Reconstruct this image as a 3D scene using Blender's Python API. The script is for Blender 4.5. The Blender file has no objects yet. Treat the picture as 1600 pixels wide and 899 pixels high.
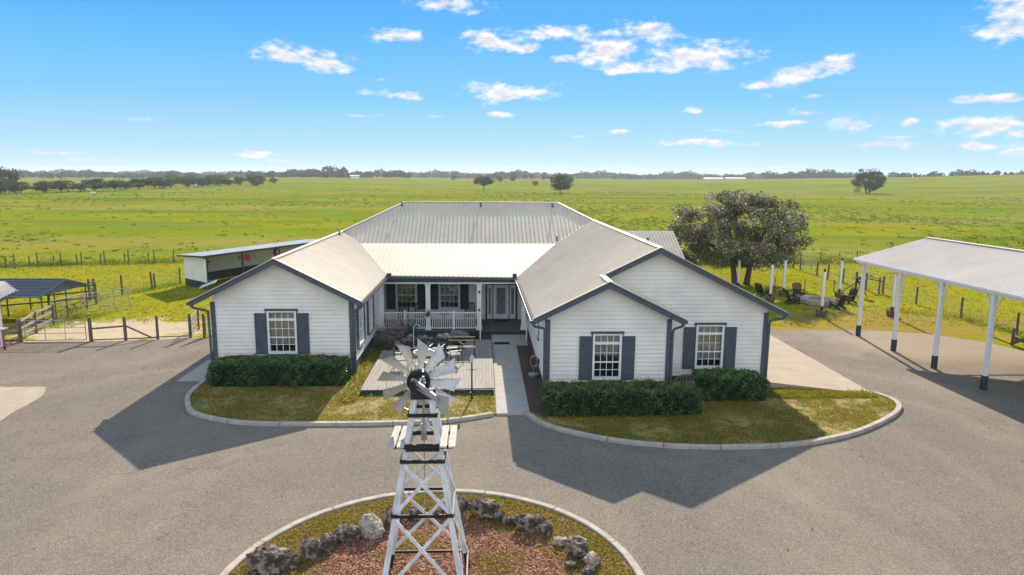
import bpy, math, random
import numpy as np
from mathutils import Vector, Matrix

# ------------------------------------------------------------------ camera, world, sun
S = bpy.context.scene
COL = S.collection
CAM_H = 9.2
PITCH, YAW, ROLL = math.radians(9.37), math.radians(2.54), math.radians(0.45)
fw = Vector((math.sin(YAW) * math.cos(PITCH), math.cos(YAW) * math.cos(PITCH), -math.sin(PITCH)))
r0 = Vector((math.cos(YAW), -math.sin(YAW), 0)); u0 = r0.cross(fw)
rt = r0 * math.cos(ROLL) + u0 * math.sin(ROLL); up = rt.cross(fw)
cd = bpy.data.cameras.new('camera'); cam = bpy.data.objects.new('camera', cd); COL.objects.link(cam)
cam.matrix_world = Matrix(((rt.x, up.x, -fw.x, 0), (rt.y, up.y, -fw.y, 0), (rt.z, up.z, -fw.z, CAM_H), (0, 0, 0, 1)))
cd.lens = 24; cd.sensor_width = 36; cd.clip_end = 12000; cd.clip_start = 0.1
S.camera = cam
S.view_settings.view_transform = 'Standard'; S.view_settings.look = 'None'
S.view_settings.gamma = 1; S.view_settings.use_curve_mapping = False
EXPO = 1.0
S.view_settings.exposure = EXPO
S.cycles.use_denoising = True
S.cycles.max_bounces = 6; S.cycles.transparent_max_bounces = 12
S.cycles.volume_bounces = 0
SUN_EL, SUN_AZ = math.radians(29.5), math.radians(9.0)
SKY_STRENGTH = 0.10
sl = bpy.data.lights.new('sun', 'SUN'); sl.energy = 4.4; sl.angle = math.radians(0.5); sl.color = (1, .87, .70)
so = bpy.data.objects.new('sun', sl); COL.objects.link(so)
sd = Vector((math.sin(SUN_AZ) * math.cos(SUN_EL), math.cos(SUN_AZ) * math.cos(SUN_EL), math.sin(SUN_EL)))
so.rotation_euler = sd.to_track_quat('Z', 'Y').to_euler(); so.location = (60, 200, 120)

W = bpy.data.worlds.new('World'); S.world = W; W.use_nodes = True
nt = W.node_tree; N = nt.nodes; L = nt.links
bg = N['Background']; bg.inputs['Strength'].default_value = SKY_STRENGTH
sky = N.new('ShaderNodeTexSky'); sky.sky_type = 'NISHITA'; sky.sun_disc = False
sky.sun_elevation = SUN_EL; sky.sun_rotation = SUN_AZ; sky.altitude = 20; sky.air_density = 1; sky.dust_density = .4; sky.ozone_density = 2

def nmath(op, a, b=None, c=None, clamp=False, T=None):
    t = T or nt
    n = t.nodes.new('ShaderNodeMath'); n.operation = op; n.use_clamp = clamp
    for i, v in enumerate((a, b, c)):
        if v is None: continue
        if isinstance(v, (int, float)): n.inputs[i].default_value = v
        else: t.links.new(v, n.inputs[i])
    return n.outputs[0]
geo = N.new('ShaderNodeTexCoord'); sep = N.new('ShaderNodeSeparateXYZ'); L.new(geo.outputs['Generated'], sep.inputs[0])
az = nmath('ARCTAN2', sep.outputs[0], sep.outputs[1]); el = nmath('ARCSINE', sep.outputs[2])
# the clear sky: physical sky blended with a measured elevation gradient
ramp = N.new('ShaderNodeValToRGB'); L.new(nmath('MULTIPLY', el, 1 / 1.2, clamp=True), ramp.inputs[0])
cr = ramp.color_ramp
def rgb8(r, g, b):
    f = lambda v: (v / 255) / 12.92 if v <= 10 else (((v / 255) + .055) / 1.055) ** 2.4
    return (f(r), f(g), f(b), 1)
stops = [(0, (205, 236, 253)), (.03, (176, 225, 254)), (.09, (126, 204, 253)), (.17, (84, 180, 252)), (.22, (78, 174, 250)), (.45, (120, 172, 228)), (1, (138, 176, 222))]
while len(cr.elements) < len(stops): cr.elements.new(.5)
for e, (p, c) in zip(cr.elements, stops): e.position = p; e.color = rgb8(*c)
sc_ = N.new('ShaderNodeVectorMath'); sc_.operation = 'SCALE'; L.new(ramp.outputs[0], sc_.inputs[0]); sc_.inputs['Scale'].default_value = 1 / (SKY_STRENGTH * 2 ** EXPO)
mixs = N.new('ShaderNodeMix'); mixs.data_type = 'RGBA'; mrs = N.new('ShaderNodeMapRange'); mrs.inputs[1].default_value = .24; mrs.inputs[2].default_value = .5; mrs.inputs[3].default_value = .98; mrs.inputs[4].default_value = .75; L.new(el, mrs.inputs[0]); L.new(mrs.outputs[0], mixs.inputs[0])
L.new(sky.outputs[0], mixs.inputs[6])
# added glow in the unseen sky behind the viewer, brightens the house front
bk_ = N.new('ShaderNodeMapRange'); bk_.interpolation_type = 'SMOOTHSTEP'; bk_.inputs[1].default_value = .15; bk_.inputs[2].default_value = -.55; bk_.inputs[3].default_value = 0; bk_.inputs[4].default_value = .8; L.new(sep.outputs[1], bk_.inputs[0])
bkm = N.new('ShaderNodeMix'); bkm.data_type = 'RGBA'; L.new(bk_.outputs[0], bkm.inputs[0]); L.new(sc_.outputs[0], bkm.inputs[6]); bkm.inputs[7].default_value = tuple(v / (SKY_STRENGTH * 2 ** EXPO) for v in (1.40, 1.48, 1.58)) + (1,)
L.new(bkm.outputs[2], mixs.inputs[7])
# clouds: fields of cumulus fixed by direction (azimuth, elevation, half width, half height)
CL = [(-0.264,.156,.050,.015),(-0.213,.145,.040,.015),(-0.1182,.1862,.044,.0095),(-0.0518,.2285,.052,.0125),(0.0147,.1845,.050,.017),(0.104,.1965,.048,.012),(0.0596,.1741,.025,.010),(0.1757,.171,.056,.026),(0.2273,.193,.044,.017),(0.2886,.1602,.082,.023),(0.2028,.1489,.05,.011),(0.1137,.1599,.022,.007),(0.3897,.1209,.036,.0085),(0.4322,.1304,.042,.0135),(0.4727,.1448,.030,.014),(0.0331,.1144,.070,.0165),(0.0829,.1173,.023,.006),(-0.1109,.1076,.029,.0085),(0.0242,.0855,.020,.005),(0.1925,.0622,.018,.004),(0.3114,.0452,.068,.006),(0.2964,.0891,.015,.004),(0.405,.0696,.035,.0042),(0.4356,.0829,.021,.005),(0.4898,.0686,.035,.009),(0.5613,.0683,.010,.006),(0.5322,.0408,.042,.0056),(0.6375,.092,.045,.006),(0.640,.0606,.052,.0145),(0.6333,.04,.04,.0052),(0.669,.0524,.02,.0076),(0.6725,.0305,.018,.0065),(0.65,.170,.046,.020),(0.662,.188,.050,.023),(-0.3098,.0249,.034,.0052),(-0.5547,.0222,.045,.0026),(-0.2775,.0161,.012,.0025),(-0.0582,.0096,.017,.0025),(0.1385,.056,.010,.0025),
      # the sky outside the picture
      (-.9,.2,.12,.03),(-1.3,.12,.1,.02),(-.75,.35,.1,.03),(.95,.15,.1,.03),(1.3,.2,.15,.04),(.2,.4,.12,.04),(.9,.4,.1,.04),(2.2,.2,.2,.05),(-2.2,.2,.2,.05),(2.9,.35,.2,.05),(-2.9,.12,.2,.03),(1.8,.1,.15,.02)]
THIN = [(-0.4407,.066,.034,.004),(-0.1678,.112,.022,.008),(.45,.105,.03,.006),(.383,.108,.02,.006),(-.14,.128,.05,.004),(-.165,.080,.04,.003),(-.07,.080,.03,.003),(.36,.150,.016,.005),(.34,.062,.03,.003),(-.50,.015,.06,.003),(-.35,.012,.05,.003),(.05,.012,.05,.003),(.2,.010,.06,.003),(.42,.012,.05,.003),(.55,.05,.02,.003),(.06,.085,.012,.003),(.285,.185,.015,.004)]
cmb = N.new('ShaderNodeCombineXYZ'); L.new(az, cmb.inputs[0]); L.new(el, cmb.inputs[1])
def wnoise(scale, detail, rough, off=(0, 0, 0), stretch=2.2):
    m = N.new('ShaderNodeVectorMath'); m.operation = 'MULTIPLY_ADD'; L.new(cmb.outputs[0], m.inputs[0])
    m.inputs[1].default_value = (1, stretch, 1); m.inputs[2].default_value = off
    n = N.new('ShaderNodeTexNoise'); n.noise_dimensions = '2D'; n.inputs['Scale'].default_value = scale; n.inputs['Detail'].default_value = detail; n.inputs['Roughness'].default_value = rough
    L.new(m.outputs[0], n.inputs['Vector']); return n
warp = wnoise(16, 2, .5)
wv = N.new('ShaderNodeVectorMath'); wv.operation = 'MULTIPLY_ADD'; L.new(warp.outputs['Color'], wv.inputs[0]); wv.inputs[1].default_value = (.028, .009, 0)
L.new(cmb.outputs[0], wv.inputs[2])
def field(lst):
    acc = None
    for a, e, ra, re in lst:
        m = N.new('ShaderNodeVectorMath'); m.operation = 'MULTIPLY_ADD'; L.new(wv.outputs[0], m.inputs[0])
        m.inputs[1].default_value = (1 / ra, 1 / re, 0); m.inputs[2].default_value = (-(a + .014) / ra, -(e + .0045) / re, 0)
        ln = N.new('ShaderNodeVectorMath'); ln.operation = 'LENGTH'; L.new(m.outputs[0], ln.inputs[0])
        acc = ln.outputs['Value'] if acc is None else nmath('SMOOTH_MIN', acc, ln.outputs['Value'], .25)
    return nmath('SUBTRACT', 1.0, acc)
f1 = field(CL); f2 = field(THIN)
n1 = wnoise(30, 9, .62); n2 = wnoise(30, 9, .62, (-.0015, .0125, 0))
dens = nmath('ADD', f1, nmath('MULTIPLY', nmath('SUBTRACT', n1.outputs[0], .47), 2.3))
mr = N.new('ShaderNodeMapRange'); mr.interpolation_type = 'SMOOTHSTEP'; mr.inputs[1].default_value = .0; mr.inputs[2].default_value = .95; L.new(dens, mr.inputs[0])
dt = nmath('ADD', f2, nmath('MULTIPLY', nmath('SUBTRACT', n1.outputs[0], .55), 2.6))
mr2 = N.new('ShaderNodeMapRange'); mr2.interpolation_type = 'SMOOTHSTEP'; mr2.inputs[1].default_value = .2; mr2.inputs[2].default_value = 1.2; mr2.inputs[4].default_value = .5; L.new(dt, mr2.inputs[0])
cover = nmath('MAXIMUM', mr.outputs[0], mr2.outputs[0])
# self-shading of the cloud: thicker cloud overhead of this point makes it greyer
sh = nmath('ADD', nmath('MULTIPLY', nmath('SUBTRACT', n2.outputs[0], n1.outputs[0]), 2.0), nmath('MULTIPLY', f1, .55))
mr3 = N.new('ShaderNodeMapRange'); mr3.inputs[1].default_value = .0; mr3.inputs[2].default_value = .62; L.new(sh, mr3.inputs[0])
ccol = N.new('ShaderNodeMix'); ccol.data_type = 'RGBA'; L.new(mr3.outputs[0], ccol.inputs[0])
k = 1 / (SKY_STRENGTH * 2 ** EXPO)
ccol.inputs[6].default_value = tuple(v * k * 1.04 for v in (1, .99, .985)) + (1,); ccol.inputs[7].default_value = tuple(v * k for v in (.76, .78, .88)) + (1,)
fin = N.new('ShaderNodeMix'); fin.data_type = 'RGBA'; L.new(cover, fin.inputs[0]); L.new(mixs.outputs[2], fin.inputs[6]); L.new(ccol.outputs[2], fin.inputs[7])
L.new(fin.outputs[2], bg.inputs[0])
W.cycles.sampling_method = 'MANUAL'; W.cycles.sample_map_resolution = 1024

# ------------------------------------------------------------------ helpers
R = random.Random(7)
RN = np.random.default_rng(11)

def mat(name, col, rough=.8, col2=None, scale=6., metallic=0., bump=0., bscale=None, spec=.25, detail=5, stretch=(1, 1, 1), lo=.35, hi=.65, translucent=0.):
    m = bpy.data.materials.new(name); m.use_nodes = True; t = m.node_tree; b = t.nodes['Principled BSDF']
    b.inputs['Roughness'].default_value = rough; b.inputs['Metallic'].default_value = metallic
    b.inputs['Specular IOR Level'].default_value = spec
    b.inputs['Base Color'].default_value = (*col, 1)
    tc = t.nodes.new('ShaderNodeTexCoord'); mp = t.nodes.new('ShaderNodeMapping'); mp.inputs['Scale'].default_value = stretch
    t.links.new(tc.outputs['Object'], mp.inputs[0])
    if col2:
        n = t.nodes.new('ShaderNodeTexNoise'); n.inputs['Scale'].default_value = scale; n.inputs['Detail'].default_value = detail; n.inputs['Roughness'].default_value = .6
        t.links.new(mp.outputs[0], n.inputs[0])
        r = t.nodes.new('ShaderNodeMapRange'); r.inputs[1].default_value = lo; r.inputs[2].default_value = hi; t.links.new(n.outputs[0], r.inputs[0])
        x = t.nodes.new('ShaderNodeMix'); x.data_type = 'RGBA'; x.inputs[6].default_value = (*col, 1); x.inputs[7].default_value = (*col2, 1)
        t.links.new(r.outputs[0], x.inputs[0]); t.links.new(x.outputs[2], b.inputs['Base Color'])
    if bump:
        n = t.nodes.new('ShaderNodeTexNoise'); n.inputs['Scale'].default_value = bscale or scale * 3; n.inputs['Detail'].default_value = 4
        t.links.new(mp.outputs[0], n.inputs[0])
        bp = t.nodes.new('ShaderNodeBump'); bp.inputs['Strength'].default_value = bump; bp.inputs['Distance'].default_value = .03
        t.links.new(n.outputs[0], bp.inputs['Height']); t.links.new(bp.outputs[0], b.inputs['Normal'])
    if translucent:
        tr = t.nodes.new('ShaderNodeBsdfTranslucent'); mx = t.nodes.new('ShaderNodeMixShader'); mx.inputs[0].default_value = translucent
        src = b.inputs['Base Color']
        if src.is_linked: t.links.new(src.links[0].from_socket, tr.inputs[0])
        else: tr.inputs[0].default_value = (*col, 1)
        t.links.new(b.outputs[0], mx.inputs[1]); t.links.new(tr.outputs[0], mx.inputs[2])
        t.links.new(mx.outputs[0], t.nodes['Material Output'].inputs[0])
    return m

def wloc(o):
    v = Vector((0, 0, 0))
    while o is not None: v += o.location; o = o.parent
    return v

class MB:
    def __init__(s): s.v = []; s.f = []; s.mi = []
    def poly(s, pts, mi=0):
        k = len(s.v); s.v += [tuple(p) for p in pts]; s.f.append(tuple(range(k, k + len(pts)))); s.mi.append(mi)
    def box(s, x0, x1, y0, y1, z0, z1, mi=0):
        k = len(s.v); s.v += [(x, y, z) for z in (z0, z1) for y in (y0, y1) for x in (x0, x1)]
        for q in ((0, 2, 3, 1), (4, 5, 7, 6), (0, 1, 5, 4), (2, 6, 7, 3), (0, 4, 6, 2), (1, 3, 7, 5)): s.f.append(tuple(k + i for i in q)); s.mi.append(mi)
        return s
    def obox(s, c, ax, ay, az_, mi=0):      # centre and three half-axis vectors
        c, ax, ay, az_ = map(Vector, (c, ax, ay, az_)); k = len(s.v)
        s.v += [tuple(c + ax * i + ay * j + az_ * h) for h in (-1, 1) for j in (-1, 1) for i in (-1, 1)]
        for q in ((0, 2, 3, 1), (4, 5, 7, 6), (0, 1, 5, 4), (2, 6, 7, 3), (0, 4, 6, 2), (1, 3, 7, 5)): s.f.append(tuple(k + i for i in q)); s.mi.append(mi)
        return s
    def bar(s, p, q, w, h, upv=(0, 0, 1), mi=0):   # rectangular bar from p to q
        p, q = Vector(p), Vector(q); d = q - p; l = d.length; d.normalize(); u = Vector(upv)
        if abs(d.dot(u)) > .98: u = Vector((0, 1, 0))
        sx = d.cross(u).normalized(); uz = sx.cross(d).normalized()
        return s.obox((p + q) / 2, d * l / 2, sx * w / 2, uz * h / 2, mi)
    def tube(s, p, q, r, r2=None, n=8, caps=True, mi=0):
        p, q = Vector(p), Vector(q); d = (q - p).normalized(); r2 = r if r2 is None else r2
        u = d.orthogonal().normalized(); w = d.cross(u); k = len(s.v)
        for c, rr in ((p, r), (q, r2)):
            for i in range(n):
                a = 2 * math.pi * i / n; s.v.append(tuple(c + (u * math.cos(a) + w * math.sin(a)) * rr))
        for i in range(n): s.f.append((k + i, k + (i + 1) % n, k + n + (i + 1) % n, k + n + i)); s.mi.append(mi)
        if caps:
            s.f.append(tuple(k + i for i in reversed(range(n)))); s.f.append(tuple(k + n + i for i in range(n))); s.mi += [mi, mi]
        return s
    def path(s, pts, r, n=6, mi=0):
        for a, b in zip(pts, pts[1:]): s.tube(a, b, r, n=n, mi=mi)
        return s
    def prism(s, poly, z0, z1, mi=0):
        s.poly([(x, y, z1) for x, y in poly], mi); s.poly([(x, y, z0) for x, y in reversed(poly)], mi)
        for (a, b), (c, d) in zip(poly, poly[1:] + poly[:1]): s.poly([(a, b, z0), (c, d, z0), (c, d, z1), (a, b, z1)], mi)
        return s
    def lathe(s, c, prof, n=12, mi=0):
        c = Vector(c); k = len(s.v)
        for r, z in prof:
            for i in range(n): a = 2 * math.pi * i / n; s.v.append((c.x + r * math.cos(a), c.y + r * math.sin(a), c.z + z))
        for j in range(len(prof) - 1):
            for i in range(n): s.f.append((k + j * n + i, k + j * n + (i + 1) % n, k + (j + 1) * n + (i + 1) % n, k + (j + 1) * n + i)); s.mi.append(mi)
        s.f.append(tuple(k + (len(prof) - 1) * n + i for i in range(n))); s.mi.append(mi)
        return s
    def build(s, name, m, parent=None, smooth=False, world=True):
        me = bpy.data.meshes.new(name); me.from_pydata(s.v, [], s.f)
        ms = m if isinstance(m, (list, tuple)) else [m]
        for x in ms: me.materials.append(x)
        if len(ms) > 1: me.polygons.foreach_set('material_index', s.mi)
        if smooth: me.polygons.foreach_set('use_smooth', [True] * len(me.polygons))
        me.update(); o = bpy.data.objects.new(name, me); COL.objects.link(o)
        if parent is not None:
            if world: o.location = -wloc(parent)
            o.parent = parent
        return o

def npmesh(name, V, F, mats, mi=None, parent=None, smooth=False, world=True):
    """V (n,3) float, F (m,k) int faces of one size"""
    me = bpy.data.meshes.new(name); V = np.asarray(V, np.float32); F = np.asarray(F, np.int32)
    me.vertices.add(len(V)); me.vertices.foreach_set('co', V.ravel())
    me.loops.add(F.size); me.loops.foreach_set('vertex_index', F.ravel())
    me.polygons.add(len(F)); me.polygons.foreach_set('loop_start', np.arange(0, F.size, F.shape[1], dtype=np.int32)); me.polygons.foreach_set('loop_total', np.full(len(F), F.shape[1], np.int32))
    for m in mats: me.materials.append(m)
    if mi is not None: me.polygons.foreach_set('material_index', np.asarray(mi, np.int32))
    if smooth: me.polygons.foreach_set('use_smooth', np.ones(len(F), bool))
    me.update(calc_edges=True); me.validate()
    o = bpy.data.objects.new(name, me); COL.objects.link(o)
    if parent is not None:
        if world: o.location = -wloc(parent)
        o.parent = parent
    return o

def tag(o, label=None, cat=None, group=None, kind=None):
    for k_, v in (('label', label), ('category', cat), ('group', group), ('kind', kind)):
        if v: o[k_] = v
    return o
def thing(name, label, cat, loc=(0, 0, 0), group=None, rz=0):
    o = bpy.data.objects.new(name, None); COL.objects.link(o); o.location = loc; o.rotation_euler.z = rz; o.empty_display_size = .3
    return tag(o, label, cat, group)
def dup(root, loc, rz=0, label=None, scale=None):
    r = root.copy(); COL.objects.link(r); r.location = loc; r.rotation_euler = (0, 0, rz)
    if scale: r.scale = scale
    if label: r['label'] = label
    for ch in [c for c in bpy.data.objects if c.parent == root]:
        c = ch.copy(); COL.objects.link(c); c.parent = r
        for g in [c2 for c2 in bpy.data.objects if c2.parent == ch]:
            d = g.copy(); COL.objects.link(d); d.parent = c
    return r

# ------------------------------------------------------------------ materials
M_white = mat('white_siding_paint', (.81, .775, .725), .6, (.70, .67, .625), .9, bump=.15, bscale=14)
M_trimw = mat('white_trim_paint', (.80, .80, .79), .45, (.74, .74, .73), 3)
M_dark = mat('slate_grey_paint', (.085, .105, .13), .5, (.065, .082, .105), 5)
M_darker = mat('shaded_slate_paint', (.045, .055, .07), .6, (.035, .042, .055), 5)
M_skirt = mat('dark_foundation', (.07, .075, .08), .9, (.05, .052, .055), 4)
M_soffit = mat('white_soffit', (.72, .73, .74), .7)
M_roof = mat('beige_metal_roof', (.64, .555, .44), .65, (.56, .485, .39), .8, metallic=0, spec=.2, bump=.12, bscale=1.4, lo=.35, hi=.65)
M_roofw = mat('pale_metal_roof', (.70, .63, .555), .65, (.62, .56, .495), .6, spec=.2)
M_roofb = mat('blue_grey_metal_roof', (.09, .11, .14), .4, (.12, .14, .17), 2, metallic=.3)
M_roofg = mat('weathered_shed_roof', (.70, .70, .70), .5, (.60, .60, .61), 1, spec=.5)
M_galv = mat('galvanised_steel', (.50, .51, .52), .38, (.36, .38, .40), 3, metallic=.75)
M_gate = mat('dull_galvanised_tube', (.38, .385, .38), .75, (.27, .27, .265), 4)
M_blade = mat('windmill_blade_steel', (.56, .56, .54), .42, (.40, .41, .41), 4, metallic=.55)
M_black = mat('black_metal', (.018, .019, .022), .45, (.03, .03, .032), 6)
M_postw = mat('weathered_wood_post', (.17, .145, .12), .9, (.09, .078, .065), 9, bump=.4)
M_board = mat('weathered_board', (.36, .33, .29), .9, (.22, .20, .175), 5, stretch=(1, 1, 4))
M_deck = mat('deck_boards', (.33, .30, .27), .85, (.24, .22, .20), 2.2, stretch=(6, .6, 1))
M_conc = mat('pale_concrete', (.41, .34, .25), .95, (.34, .28, .21), .9, bump=.12, bscale=40)
M_walk = mat('walkway_concrete', (.43, .40, .355), .95, (.36, .335, .30), 1.6, bump=.12, bscale=40)
M_kerb = mat('kerb_concrete', (.46, .41, .34), .9, (.33, .30, .25), 3, bump=.2, bscale=30)
M_tower = mat('white_tower_wood', (.72, .73, .74), .7, (.50, .51, .53), 7, stretch=(1, 1, .3))
M_curtain = mat('beige_curtain', (.66, .60, .50), .9, (.48, .43, .36), 5, stretch=(4, 4, .3), lo=.3, hi=.7)
M_roomdark = mat('unlit_room_dark', (.05, .05, .048), .9)
M_bark = mat('oak_bark', (.115, .095, .08), .95, (.06, .05, .042), 5, bump=.5)
M_earth = mat('pond_soil', (.08, .065, .05), .95, (.045, .038, .03), 3)
M_mulch = mat('brown_mulch', (.13, .085, .06), .95, (.055, .038, .03), 22, bump=.8, bscale=40, lo=.4, hi=.6)
M_rub = mat('black_rubber', (.015, .015, .016), .8)

def glass_mat():
    m = bpy.data.materials.new('window_glass'); m.use_nodes = True; t = m.node_tree; t.nodes.clear()
    o = t.nodes.new('ShaderNodeOutputMaterial'); g = t.nodes.new('ShaderNodeBsdfGlossy'); g.inputs['Roughness'].default_value = .02
    tr = t.nodes.new('ShaderNodeBsdfTransparent'); tr.inputs[0].default_value = (.82, .86, .86, 1)
    fr = t.nodes.new('ShaderNodeFresnel'); fr.inputs[0].default_value = 1.6; mx = t.nodes.new('ShaderNodeMixShader')
    ad = nmath('ADD', fr.outputs[0], .05, T=t)
    t.links.new(ad, mx.inputs[0]); t.links.new(tr.outputs[0], mx.inputs[1]); t.links.new(g.outputs[0], mx.inputs[2]); t.links.new(mx.outputs[0], o.inputs[0])
    return m
M_glass = glass_mat()

def leafmats(base, cols, rough=.5, trans=.3, spec=.5):
    return [mat('%s_leaf_%s' % (base, w), c, rough, translucent=trans, spec=spec) for w, c in zip(('dark', 'mid', 'light', 'pale'), cols)]
LM_oak = leafmats('oak', [(.065, .085, .034), (.16, .175, .080), (.33, .31, .20), (.62, .52, .42)], .55, .38, .35)
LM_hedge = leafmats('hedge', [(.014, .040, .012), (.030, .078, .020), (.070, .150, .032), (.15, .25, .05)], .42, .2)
LM_far = leafmats('far_tree', [(.036, .050, .022), (.065, .080, .034), (.11, .118, .055), (.17, .165, .09)], .8, .25, .05)
LM_weed = leafmats('weed', [(.09, .145, .010), (.15, .215, .012), (.22, .27, .018), (.32, .31, .06)], .8, .5, .05)
LM_grass = leafmats('grass_blade', [(.085, .125, .012), (.21, .235, .016), (.37, .32, .025), (.45, .32, .11)], .8, .5, .05)
LM_pink = leafmats('grey_pink_shrub', [(.14, .10, .09), (.28, .21, .18), (.42, .33, .29), (.55, .46, .40)], .7, .2)
LM_blue = leafmats('juniper', [(.02, .06, .045), (.03, .11, .07), (.045, .17, .11), (.08, .22, .14)], .6, .2)

# ------------------------------------------------------------------ ground
def gz(x, y):
    """terrain height: flat around the house, low hills far off"""
    x = np.asarray(x, float); y = np.asarray(y, float)
    r = np.hypot(x, y); a = np.degrees(np.arctan2(x, np.maximum(y, 1e-3)))
    ap = [-60, -34, -21, -17.5, -6, -3, 8, 19, 25, 32, 38, 60]
    hp = [0, -.5, -.5, 3.2, 3.8, 2.2, 4.4, 4.8, 7.6, 10.0, 13.5, 17]
    h = np.interp(a, ap, hp)
    s = np.clip((r - 420) / 520, 0, 1); s = s * s * (3 - 2 * s)
    b = np.clip((r - 960) / 600, 0, 1); b = b * b * (3 - 2 * b)
    roll = np.sin(x * .011 + 1) * np.sin(y * .009) * .5 * np.clip((r - 120) / 200, 0, 1) * (1 - s)
    return np.where(y > 0, h * s * (1 - .75 * b) - .5 * b, 0) + roll * (y > 0) - .04
rad = np.concatenate([np.linspace(0, 100, 11)[1:], np.geomspace(112, 4000, 70)])
na = 220; ang = np.linspace(0, 2 * math.pi, na, endpoint=False)
gx = np.concatenate([[0], (rad[:, None] * np.sin(ang)).ravel()]); gy = np.concatenate([[0], (rad[:, None] * np.cos(ang)).ravel()])
gv = np.stack([gx, gy, gz(gx, gy)], 1)
gv[0, 2] = -.04
F = []
for i in range(len(rad) - 1):
    for j in range(na): F.append((1 + i * na + j, 1 + (i + 1) * na + j, 1 + (i + 1) * na + (j + 1) % na, 1 + i * na + (j + 1) % na))
F3 = [(0, 1 + j, 1 + (j + 1) % na, 0) for j in range(na)]

def pasture_mat():
    m = bpy.data.materials.new('pasture_grass'); m.use_nodes = True; t = m.node_tree; b = t.nodes['Principled BSDF']
    b.inputs['Roughness'].default_value = 1; b.inputs['Specular IOR Level'].default_value = .0
    tc = t.nodes.new('ShaderNodeTexCoord'); pos = tc.outputs['Object']
    sp = t.nodes.new('ShaderNodeSeparateXYZ'); t.links.new(pos, sp.inputs[0])
    def noise(scale, detail=5, rough=.6, st=(1, 1, 1)):
        mp = t.nodes.new('ShaderNodeMapping'); mp.inputs['Scale'].default_value = st; t.links.new(pos, mp.inputs[0])
        n = t.nodes.new('ShaderNodeTexNoise'); n.inputs['Scale'].default_value = scale; n.inputs['Detail'].default_value = detail; n.inputs['Roughness'].default_value = rough
        t.links.new(mp.outputs[0], n.inputs[0]); return n.outputs[0]
    def rng(v, a, c):
        r = t.nodes.new('ShaderNodeMapRange'); r.interpolation_type = 'SMOOTHSTEP'; r.inputs[1].default_value = a; r.inputs[2].default_value = c; t.links.new(v, r.inputs[0]); return r.outputs[0]
    def mx(f, a, c):
        x = t.nodes.new('ShaderNodeMix'); x.data_type = 'RGBA'
        if isinstance(f, float): x.inputs[0].default_value = f
        else: t.links.new(f, x.inputs[0])
        for s_, v in ((6, a), (7, c)):
            if isinstance(v, tuple): x.inputs[s_].default_value = (*v, 1)
            else: t.links.new(v, x.inputs[s_])
        return x.outputs[2]
    big = rng(noise(.018, 4, .55, (.6, 1.3, 1)), .40, .60); midn = rng(noise(.10, 5, .6), .35, .65); fine = rng(noise(1.3, 5, .65), .35, .68)
    spots = rng(noise(.33, 6, .7), .52, .66); mott = rng(noise(.05, 6, .7), .42, .62)
    past = mx(big, (.29, .265, .014), (.155, .215, .012))
    past = mx(nmath('MULTIPLY', midn, .55, T=t), past, (.21, .25, .010))
    past = mx(nmath('MULTIPLY', fine, .55, T=t), past, (.095, .13, .014)); past = mx(nmath('MULTIPLY', rng(noise(.9, 6, .8, (1, .6, 1)), .55, .75), .6, T=t), past, (.36, .34, .06))
    past = mx(nmath('MULTIPLY', spots, .38, T=t), past, (.10, .145, .010))
    past = mx(nmath('MULTIPLY', rng(noise(.012, 5, .65, (.22, 1.6, 1)), .46, .60), .75, T=t), past, (.25, .215, .06)); past = mx(nmath('MULTIPLY', rng(noise(.02, 5, .65, (.2, 1.4, 1)), .52, .62), .7, T=t), past, (.095, .15, .014))
    past = mx(nmath('MULTIPLY', mott, .5, T=t), past, (.115, .165, .012))
    lawn = mx(rng(noise(.22, 5, .62), .35, .65), (.30, .275, .014), (.22, .25, .012))
    lawn = mx(nmath('MULTIPLY', rng(noise(2.6, 5, .7), .42, .72), .55, T=t), lawn, (.38, .28, .05))
    lawn = mx(nmath('MULTIPLY', rng(noise(5, 6, .75), .42, .66), .5, T=t), lawn, (.12, .145, .012))
    edge = nmath('ADD', sp.outputs[1], nmath('MULTIPLY', nmath('SUBTRACT', noise(.3), .5, T=t), 5., T=t), T=t)
    c = mx(rng(edge, 69., 73.), lawn, past)
    # bare sandy ground near the paddock gate and a worn edge along the drive
    d1 = t.nodes.new('ShaderNodeVectorMath'); d1.operation = 'MULTIPLY_ADD'; t.links.new(pos, d1.inputs[0]); d1.inputs[1].default_value = (1 / 5.6, 1 / 3.2, 0); d1.inputs[2].default_value = (21.3 / 5.6, -40.1 / 3.2, 0)
    ln = t.nodes.new('ShaderNodeVectorMath'); ln.operation = 'LENGTH'; t.links.new(d1.outputs[0], ln.inputs[0])
    q = nmath('ADD', ln.outputs['Value'], nmath('MULTIPLY', nmath('SUBTRACT', noise(.9, 5, .65), .5, T=t), 2.4, T=t), T=t)
    c = mx(nmath('SUBTRACT', 1., rng(q, .75, 1.15), T=t), c, (.50, .40, .27))
    # yellower and rusty strip on the right of the drive
    dd = t.nodes.new('ShaderNodeVectorMath'); dd.operation = 'MULTIPLY_ADD'; t.links.new(pos, dd.inputs[0]); dd.inputs[1].default_value = (1 / 9., 1 / 4.5, 0); dd.inputs[2].default_value = (-26 / 9., -42.0 / 4.5, 0)
    l2 = t.nodes.new('ShaderNodeVectorMath'); l2.operation = 'LENGTH'; t.links.new(dd.outputs[0], l2.inputs[0])
    q2 = nmath('ADD', l2.outputs['Value'], nmath('MULTIPLY', nmath('SUBTRACT', noise(.7, 5, .65), .5, T=t), 2.6, T=t), T=t)
    c = mx(nmath('MULTIPLY', nmath('SUBTRACT', 1., rng(q2, .5, 1.3), T=t), .75, T=t), c, (.30, .20, .06))
    t.links.new(c, b.inputs['Base Color'])
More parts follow.
